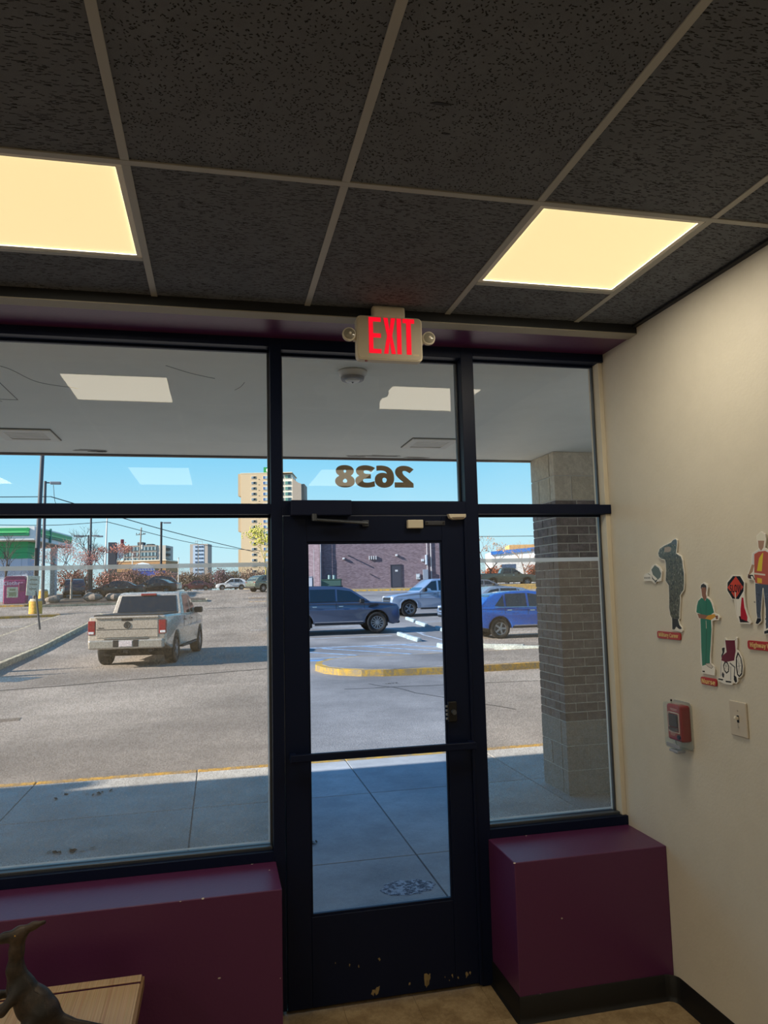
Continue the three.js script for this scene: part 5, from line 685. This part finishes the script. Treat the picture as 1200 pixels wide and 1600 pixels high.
{ // slim tower
  const o = thing('slim_tower', 'slim grey tower with blue window bands on the skyline', 'building', [-20.0, 0, -533.6], -.225); const w = 12.6, Hh = 35.4;
  part('tower_body', bb(0, 0, -12, w, Hh, 0), mat('#a39c96', .85), o); part('blue_band', bb(2.2, 0, 0, 5.4, Hh - .8, .15), mat('#9fb4cc', .6), o); part('blue_band', bb(6.2, 0, 0, 10.0, Hh - .8, .15), mat('#9fb4cc', .6), o);
  const L = []; for (let r = 0; r < 12; r++) for (const x of [4.4, 6.9, 8.7]) L.push([x, Hh - 2 - r * 2.7, .2]); rowWindows(o, L, 1.3, 1.1, .3, [mat('#3a4656', .3), mat('#46566a', .3)], mat('#6c7888', .6)); part('roof_frame', [rod([3.2, Hh, -2], [3.2, Hh + 2.4, -2], .12), rod([4.6, Hh, -2], [4.6, Hh + 2.6, -2], .15), rod([8.2, Hh, -2], [8.2, Hh + 2.2, -2], .12), rod([3.2, Hh + 2.2, -2], [8.2, Hh + 2.2, -2], .1)], mat('#8a8886', .7), o);
}
{ // shop with blue front
  const o = thing('shop_building', 'low tan shop with blue front and arched white sign', 'building', [-17.5, 1.9, -139.2], -.225); const w = 7.9;
  part('upper_wall', bb(-1.2, 3.8, -8, w, 5.7, 0), mat('#a8835c', .85), o); part('lower_wall', bb(-1.2, 0, -8, w, 3.8, -.3), mat('#7a6a60', .85), o); part('blue_front', [bb(1.2, 0, -.3, 1.9, 3.9, .3), bb(w - .9, 0, -.3, w - .1, 3.9, .3), bb(1.2, 3.0, -.3, w - .1, 3.9, .3)], mat('#1f3f9a', .6), o);
  part('shop_glass', bb(1.9, .3, -.28, 4.6, 2.9, -.2), mat('#20262e', .2), o); part('shop_glass', bb(4.8, .3, -.28, w - .9, 2.9, -.2), mat('#4a5058', .2), o);
  const sg = part('sign', extrude(shapeOf([[1.5, 3.9], [1.7, 4.6], [2.5, 5.2], [3.6, 5.45], [4.8, 5.2], [5.7, 4.6], [5.9, 3.9]]), .3, .04).translate(.1, 0, .1), mat('#cfdbea', .6), o); part('sign_lettering', Array.from({ length: 8 }, (_, k) => bb(1.9 + k * .5, 4.0, .4, 2.2 + k * .5, 4.5 + .15 * Math.sin(k), .46)), mat('#2a4a9a', .6), sg); part('coping', bb(-1.3, 5.7, -8, w + .1, 5.9, .1), mat('#d8cdb8', .8), o);
}
{ // petrol station canopy
  const o = thing('station_canopy', 'green and white petrol station canopy at left', 'canopy', [-14.97, 0, -61.3]); const w = mat('#dfe3e4', .5), gr = mat('#1f9a56', .45), g2 = mat('#63c97f', .45), gd = mat('#117a52', .45);
  // corner at the origin; one face runs left, the other runs back
  const y0 = 6.3, y1 = 7.42, ang = Math.atan2(-.83, -11.1);
  part('roof', [bb(-16, y0, -11.2, -.05, y1, -.05)], w, o); part('underside', bb(-15.9, y0 - .06, -11.1, -.1, y0, -.1), mat('#c8bfae', .7), o);
  for (const [a, b, m, d] of [[y0 + .34, y0 + .56, gd, .05], [y0 + .56, y0 + .72, g2, .08], [y0 + .72, y0 + .98, gr, .06]]) { part('green_band', bb(-16, a, -.05, -.55, b, d, .02), m, o); part('green_band', bb(-.05, a, -10.9, d, b, -.5, .02), m, o); part('band_end', new THREE.CylinderGeometry((b - a) / 2 + .02, (b - a) / 2 + .02, .16, 12).rotateX(Math.PI / 2).translate(-.55, (a + b) / 2, .0), m, o); }
  part('joint_post', bb(-.02, y0, -4.1, .13, y1 + .1, -3.9, .02), mat('#3f7f7a', .5), o); for (const [x, z] of [[-12, -.8], [-1.2, -9.6]]) part('column', bb(x - .25, ground(z - 61.3), z - .25, x + .25, y0, z + .25, .03), w, o); o.rotation.y = -.075;
}
{ const o = thing('station_shop', 'station shop with green upper wall and pale blue lower wall', 'building', [-15.75, ground(-63), -62.5], -.12); const gm = mat('#3aa56c', .6), lm = mat('#b7c3d8', .7); part('lower_wall', bb(-12, -.2, -2.5, 0, 3.5, 0), lm, o); for (let k = 0; k < 3; k++) part('green_panel', bb(-12, 3.5 + k * .47, -2.5, 0, 3.5 + (k + 1) * .47 - .02, .06), gm, o); for (let k = 0; k < 5; k++) part('wall_joint', bb(-.5 - k * 2.4, 0, 0, -.46 - k * 2.4, 3.5, .01), mat('#93a0b8', .7), o); part('joint', bb(-12, 1.9, 0, 0, 1.94, .01), mat('#93a0b8', .7), o); }
{ // white building at right
  const o = thing('white_shed', 'long white building with a blue roof stripe beyond the right window', 'building', [54.1, 1.9, -138.3], -.225); const P = bb(0, 0, -10, 15, 6.3, 0); part('wall', extrude(shapeOf([[0, 0], [16, 0], [16, 7.7], [0, 6.5]]), 10).translate(0, 0, -10), mat('#dedfe0', .7), o); part('blue_stripe', extrude(shapeOf([[-.2, 5.9], [16, 7.1], [16, 7.8], [-.2, 6.6]]), .3).translate(0, 0, -.05), mat('#2f74c8', .6), o); for (const x of [7.9, 8.6]) part('vent', bb(x, 6.6, .2, x + .5, 7.0, .35), mat('#5a5f66', .6), o); part('tan_block', [bb(3.6, 6.0, -20, 12, 7.6, -14), bb(6.0, 7.5, -20, 12, 8.6, -14)], mat('#c49a66', .8), o); }
{ const o = thing('billboard', 'small pale sign board above the olive pickup', 'sign', [33.6, ground(-79.3), -79.5], -.23); part('board', bb(-.85, 1.75, -.1, .85, 2.3, .1, .03), mat('#b7b6cc', .5), o); part('post', [rod([-.5, 0, 0], [-.5, 1.8, 0], .05), rod([.5, 0, 0], [.5, 1.8, 0], .05)], mat('#5a5a5e', .7), o); }
// ---------------------------------------------------------------- poles, lamps, signs, wires
const metal = mat('#3b4048', .6), galv = mat('#a7a9a8', .55), woodPole = mat('#8a8078', .85);
function lampPost(label, x, z, top, arms, r = .09, m = metal) { const y = ground(z), o = thing('lamp_post', label, 'lamp post', [x, y, z]); part('pole', rod([0, 0, 0], [0, top - y, 0], r * 1.2, r, 10), m, o); for (const [dx, dz, lx] of arms) { part('arm', rod([0, top - y - .12, 0], [dx, top - y - .12, dz], .05), m, o); part('lamp_head', bb(Math.min(dx, dx + lx), top - y - .24, dz - .16, Math.max(dx, dx + lx), top - y - .04, dz + .16, .04), mat('#7f8690', .5), o); } part('base', cyl(r * 2.2, r * 2.4, .5, 12).translate(0, .25, 0), m, o); return o; }
{ const y = ground(-44.6); const o = thing('utility_pole', 'tall dark pole in front of the petrol station', 'pole', [-11.1, y, -44.7]); part('pole', rod([-.05, 0, 0], [.22, 10.6, 0], .15, .12, 12), mat('#4a4f58', .7), o); part('cable_guard', bb(-.05, .2, .13, .1, 4, .2, .02), M.plastic, o); }
lampPost('parking lot lamp just right of the tall dark pole', -13.05, -55.6, 10.3, [[.35, 0, .75]], .10, mat('#4a4f58', .6));
lampPost('tall thin dark lamp pole behind the pink tree', -12.2, -70.8, 9.55, [[.3, 0, .6]], .09);
lampPost('lamp post with two pairs of arms behind the pink tree', -15.9, -92.4, 9.0, [[-.9, .5, -.7], [-.7, -.5, -.6], [.7, .5, .6], [.9, -.5, .7]], .10);
lampPost('tall black lamp post in front of the grey apartment block', -8.7, -110.9, 12.3, [[.3, 0, 1.1]], .16, mat('#23262c', .6));
{ const o = thing('flag_pole', 'tall white pole behind the black sedan', 'pole', [-13.2, ground(-86.8), -86.9]); part('pole', rod([0, 0, 0], [.2, 9.0, 0], .12, .07, 10), mat('#c9cac8', .5), o); part('cap', new THREE.SphereGeometry(.1, 10, 8).translate(.2, 9.05, 0), galv, o); }
{ const o = thing('utility_pole', 'wooden utility pole before the grey apartment block', 'pole', [-16.75, ground(-163), -163.9]); part('pole', rod([-.6, 0, 0], [0, 14.0, 0], .2, .14, 10), woodPole, o); part('crossarm', [rod([-1.1, 12.4, 0], [.9, 12.6, 0], .08), rod([-.8, 10.6, 0], [.6, 10.7, 0], .07)], woodPole, o); part('insulator', [-1, -.4, .5, .8].map((x) => cyl(.08, .08, .3, 8).translate(x, 12.7, 0)), metal, o); part('transformer', cyl(.28, .28, .9, 12).translate(.32, 9.8, .2), galv, o); }
for (const [x, z, h, label] of [[-13.5, -117.6, 6.2, 'short white post at the corner of the blue shop'], [-6.2, -110.9, 4.9, 'white post left of the slim tower'], [-15.2, -70, 3.4, 'thin white post left of the pink tree']]) { const o = thing('white_post', label, 'post', [x, ground(z), z]); part('post', rod([0, 0, 0], [0, h, 0], .08, .07, 8), mat('#cfd0cc', .6), o); part('cap', cyl(.11, .09, .12, 8).translate(0, h, 0), galv, o); }
{ const o = thing('shop_pylon_sign', 'dark pylon with a red and white sign left of the apartment block', 'sign', [-16.5, 1.9, -123.5]); part('pylon', bb(-1.35, 0, -.6, -.1, 8.2, .6, .05), mat('#4b4a50', .7), o); part('sign_board', bb(.0, 5.6, -.3, .9, 7.4, .3, .05), mat('#c9c4c4', .6), o); part('sign_mark', [bb(.5, 7.3, .1, 1.15, 8.0, .35, .12), bb(.5, 8.0, .1, 1.05, 8.7, .35, .12)], mat('#6a2430', .5), o); }
const wire = (label, pts, r) => single('overhead_wire', label, 'wire', tube(pts, r, 40, 5), mat('#2c3038', .7));
wire('overhead wire rising to the lamp beside the tall pole', [[-24, 8.4, -50], [-17, 8.75, -53], [-12.6, 9.1, -55.4]], .03);
wire('overhead wire sagging from the lamp towards the tan tower', [[-12.6, 9.1, -55.4], [-5.5, 7.4, -64], [4.4, 6.2, -86]], .035);
wire('thin wire from the petrol station to the white pole', [[-24, 9.2, -80], [-18, 9.5, -84], [-13.0, 10.1, -86.8]], .035); wire('thin wire running right from the white pole to the far tower', [[-13.0, 10.1, -86.8], [-4, 9.0, -110], [14, 11.0, -180]], .04);
wire('thin wire crossing the sky in the right window', [[21, 6.35, -62.5], [27, 6.3, -62.2], [34, 6.3, -62]], .03); 
{ const o = thing('hanging_cable', 'loose loop of cable under the parking lot lamp', 'cable', [-12.45, 10.0, -55.5]); part('cable', tube([[0, 0, 0], [.05, -.6, 0], [.12, -1.2, 0], [.25, -1.6, 0], [.1, -2.0, 0], [-.2, -1.8, 0], [-.25, -1.5, 0]], .02, 40, 5), M.plastic, o); }
// ---- small street furniture
{ const z = -31.7, o = thing('parking_sign', 'white sign on a dark leaning post on the left island', 'sign', [-7.98, ground(z) + .16, z]); part('post', rod([0, 0, 0], [-.28, 2.35, 0], .045, .04, 8), metal, o); const b = part('sign_board', bb(-.26, -.46, -.02, .26, .40, .02, .03).rotateY(.5).rotateZ(-.05).translate(-.3, 1.95, .08), mat('#c9cdbd', .6), o); part('sign_print', [0, 1, 2].map((k) => bb(-.15, .2 - k * .2, .022, .16, .26 - k * .2, .026).rotateY(.5).rotateZ(-.05).translate(-.3, 1.95, .08)), mat('#8f9484', .6), b); }
function bollard(label, x, z, r, h) { const o = thing('yellow_bollard', label, 'bollard', [x, ground(z) + .02, z], 0, 'yellow concrete bollards'); part('drum', cyl(r, r * 1.03, h, 20).translate(0, h / 2, 0), mat('#ffffff', .75, { map: noiseTex(64, [8, 24], 161, [206, 158, 60], [226, 178, 76], 1) }), o); part('top', cyl(r * .8, r, .14, 20).translate(0, h + .07, 0), mat('#b9ae9a', .85), o); }
bollard('fat yellow bollard beside the leaning white sign', -10.9, -43.9, .36, .82); bollard('smaller yellow bollard between the poles, further back', -14.3, -61.6, .36, .8);
{ const o = thing('donation_bin', 'pink clothes donation bin with white lettering', 'bin', [-14.95, ground(-56) + .14, -56.3], .12); const pk = mat('#b03a76', .6), pd = mat('#8f3264', .6); part('body', bb(-.85, 0, -.75, .62, 1.75, .6, .05), pk, o); part('roof', extrude(shapeOf([[-.87, 1.75], [.64, 1.75], [.5, 2.02], [-.7, 2.02]]), 1.3, .02).translate(0, 0, -.72), pd, o); part('side_panel', bb(.62, .05, -.7, .68, 1.75, .55, .01), pd, o); const ps = part('poster', bb(-.62, .45, .602, .12, 1.22, .62, .01), mat('#d5d2b8', .7), o); part('poster_print', [bb(-.45, .95, .62, -.05, 1.1, .626), bb(-.5, .55, .62, .0, .85, .626)], mat('#9aa07a', .7), ps); part('lettering', text('Clothes', .26, .02).translate(-.2, 1.5, .602), mat('#e9dbe4', .6), o); part('chute', bb(.15, .9, .6, .55, 1.5, .66, .03), pd, o); }
// ---------------------------------------------------------------- trees and brush, bare in winter
function branches(rootR, height, levels, kids, spread, s, lean = 0, stems = 0) {
  seed(s); const gs = [], tips = []; const up = new THREE.Vector3(0, 1, 0);
  const grow = (p, d, len, r, lv) => { const e = p.clone().addScaledVector(d, len); gs.push(rod(p.toArray(), e.toArray(), r, r * .66, lv > 1 ? 7 : 4)); if (!lv) { tips.push(e); return; } const n = kids + (rnd() < .4 ? 1 : 0); for (let k = 0; k < n; k++) { const a = k / n * 6.283 + rnd() * 1.5, t = spread * rr(.6, 1.25); const side = new THREE.Vector3(Math.cos(a), 0, Math.sin(a)); const nd = d.clone().multiplyScalar(Math.cos(t)).addScaledVector(side, Math.sin(t)).normalize(); nd.y += .08; nd.normalize(); const q = p.clone().addScaledVector(d, len * rr(.72, 1)); grow(q, nd, len * rr(.6, .85), r * .62, lv - 1); } };
  if (stems) { for (let k = 0; k < stems; k++) { const a = k / stems * 6.283 + rnd(), t = rr(.1, .55); grow(new THREE.Vector3(Math.cos(a) * .15, 0, Math.sin(a) * .15), new THREE.Vector3(Math.sin(t) * Math.cos(a), Math.cos(t), Math.sin(t) * Math.sin(a)), height * rr(.2, .3), rootR, levels); } } else grow(new THREE.Vector3(0, 0, 0), new THREE.Vector3(lean, 1, 0).normalize(), height * .32, rootR, levels); return { gs, tips };
}
function tree(label, x, z, height, r, s, bark, opts = {}) {
  const o = thing(opts.name ?? 'bare_tree', label, 'tree', [x, ground(z) + (opts.dy ?? 0), z], 0, opts.group); const { gs, tips } = branches(r, height, opts.levels ?? 5, opts.kids ?? 2, opts.spread ?? .55, s, opts.lean ?? 0, opts.stems ?? 0);
  const trunk = gs.shift(); part('trunk', trunk, bark, o); part('branches', gs, opts.twig ?? bark, o);
  if (opts.buds) { const g = new THREE.OctahedronGeometry(opts.budSize ?? .05), im = new THREE.InstancedMesh(g, opts.buds, tips.length * (opts.per ?? 4)); im.name = 'buds'; im.userData.kind = 'stuff'; const m4 = new THREE.Matrix4(), q = new THREE.Quaternion(), e = new THREE.Euler(); let n = 0; const sp = opts.budSpread ?? .35; for (const t of tips) for (let k = 0; k < (opts.per ?? 4); k++) { const dn = opts.stems ? rr(.12, 1) : 1; e.set(rnd() * 6, rnd() * 6, 0); q.setFromEuler(e); const sc = rr(.6, 1.5); m4.compose(new THREE.Vector3(t.x + rr(-sp, sp), (t.y + rr(-sp, sp) * .8) * dn, t.z + rr(-sp, sp)), q, new THREE.Vector3(sc, sc, sc)); im.setMatrixAt(n++, m4); } shade(im); o.add(im); }
  return o;
}
const bark = mat('#4a4542', .9), barkPale = mat('#a39a8e', .85), barkRed = mat('#6b4a48', .9), barkYel = mat('#a39a5a', .85);
tree('small ornamental tree with pink buds in the planting bed', -12.1, -61.2, 5.6, .10, 501, barkPale, { name: 'budding_tree', dy: .16, levels: 6, kids: 2, spread: .74, twig: barkRed, buds: mat('#c08a80', .8), budSize: .028, per: 9, budSpread: .55 });
tree('bare tree in front of the station wall', -16.6, -59.3, 5.6, .13, 502, bark, { levels: 6, spread: .5 }); tree('bare tree just right of the tall poles', -12.3, -72.4, 5.4, .11, 503, bark, { levels: 6, spread: .48 });
tree('bare tree behind the pink budded tree', -13.2, -78, 8.2, .13, 504, bark, { levels: 6, spread: .58 }); tree('bare reddish tree left of the white pole', -12.0, -82, 6.0, .12, 505, barkRed, { levels: 6, spread: .6, buds: mat('#b07a6c', .85), budSize: .06, per: 4 });
tree('yellow green budding tree before the tan tower', 5.3, -88, 7.4, .14, 506, barkYel, { name: 'budding_tree', levels: 6, spread: .52, buds: mat('#b9b85c', .85), budSize: .10, per: 4, budSpread: .4 });
tree('bare brown tree left of the white building', 31.4, -80, 5.6, .12, 507, barkRed, { levels: 6, spread: .6, buds: mat('#b59a88', .85), budSize: .06, per: 3 }); tree('bare pale tree before the white building', 36.2, -81, 5.2, .11, 508, mat('#8f7a68', .9), { levels: 6, spread: .6 });
{ // rows of leafless brush, many stems from the ground
  const order = ['leftmost', 'second', 'third', 'fourth', 'fifth', 'sixth', 'seventh', 'rightmost'];
  const row = (list, name, say, group, h, m, size, s0) => list.forEach(([x, z], k) => tree(say(k === list.length - 1 ? 'rightmost' : k ? order[k] + ' from left' : 'leftmost'), x, z, h, .05, s0 + k, k % 2 ? bark : barkRed, { name, stems: 6, levels: 3, kids: 3, spread: .5, group, buds: m[k % m.length], budSize: size, per: 5, budSpread: .4 }));
  row([-9.6, -7.2, -4.8, -2.4, 0, 2.4, 4.8, 7.2].map((x, k) => [x, -117 - (k % 2) * 3]), 'brush_shrub', (w) => `brown brush shrub, ${w}, behind the far cars`, 'brush behind the far cars', 4.6, [mat('#7d6a60', .9), mat('#6a5660', .9), mat('#75685a', .9)], .11, 530);
  row([[26.4, -82], [29.4, -84.5], [32.4, -82], [35.4, -84.5], [38.4, -82], [41.4, -84.5]], 'rusty_shrub', (w) => `rusty brown shrub, ${w}, behind the olive pickup`, 'rusty shrubs behind the olive pickup', 3.6, [mat('#a0583c', .9), mat('#7a5a4c', .9)], .09, 560);
  row([[-14.4, -75.6], [-11.6, -77.6], [-8.9, -75.6], [-6.4, -86]], 'hedge_shrub', (w) => `dull pink shrub, ${w}, behind the black sedan`, 'pink hedge behind the sedan', 3.6, [mat('#9a6f66', .9), mat('#a87a70', .9), mat('#8a6a64', .9)], .08, 580);
}
for (const [x, z, h, k, l] of [[-9.75, -16.9, 2.9, 1, 'narrow clipped evergreen on the left island, further of the two'], [-9.8, -15.6, 2.8, 2, 'narrow clipped evergreen on the left island, nearer of the two']]) { // just left of the view: their pointed shadows cross the asphalt
  const o = thing('clipped_evergreen', l, 'shrub', [x, ground(z), z]); const g = new THREE.ConeGeometry(.55, h, 24, 14).translate(0, h / 2 + .15, 0), p = g.attributes.position; seed(620 + k); for (let i = 0; i < p.count; i++) { const s = 1 + .16 * Math.sin(p.getY(i) * 11 + p.getX(i) * 9) + rr(-.05, .05); p.setXYZ(i, p.getX(i) * s, p.getY(i), p.getZ(i) * s); } g.computeVertexNormals(); part('foliage', g, mat('#2c3d26', .95), o); part('stem', cyl(.06, .07, .3, 8).translate(0, .15, 0), bark, o); }
{ // rocks in the planting bed
  seed(610); for (const [x, z, s, l] of [[-9.7, -56.2, .5, 'pale boulder in the planting bed, left of the pair'], [-8.1, -56.4, .45, 'brownish boulder in the planting bed, right of the pair'], [-12.3, -55.4, .4, 'low boulder in the planting bed near the yellow bollard']]) { const g = new THREE.IcosahedronGeometry(s, 2); const p = g.attributes.position; for (let i = 0; i < p.count; i++) { const k = 1 + .18 * Math.sin(p.getX(i) * 9 + x) * Math.cos(p.getZ(i) * 7); p.setXYZ(i, p.getX(i) * k * 1.4, p.getY(i) * k * .7, p.getZ(i) * k); } g.computeVertexNormals(); const o = single('boulder', l, 'rock', g, mat('#8a8078', .95), 'boulders in the planting bed'); o.position.set(x, ground(z) + .15 + s * .62, z); } }
renderer.render(scene, camera);
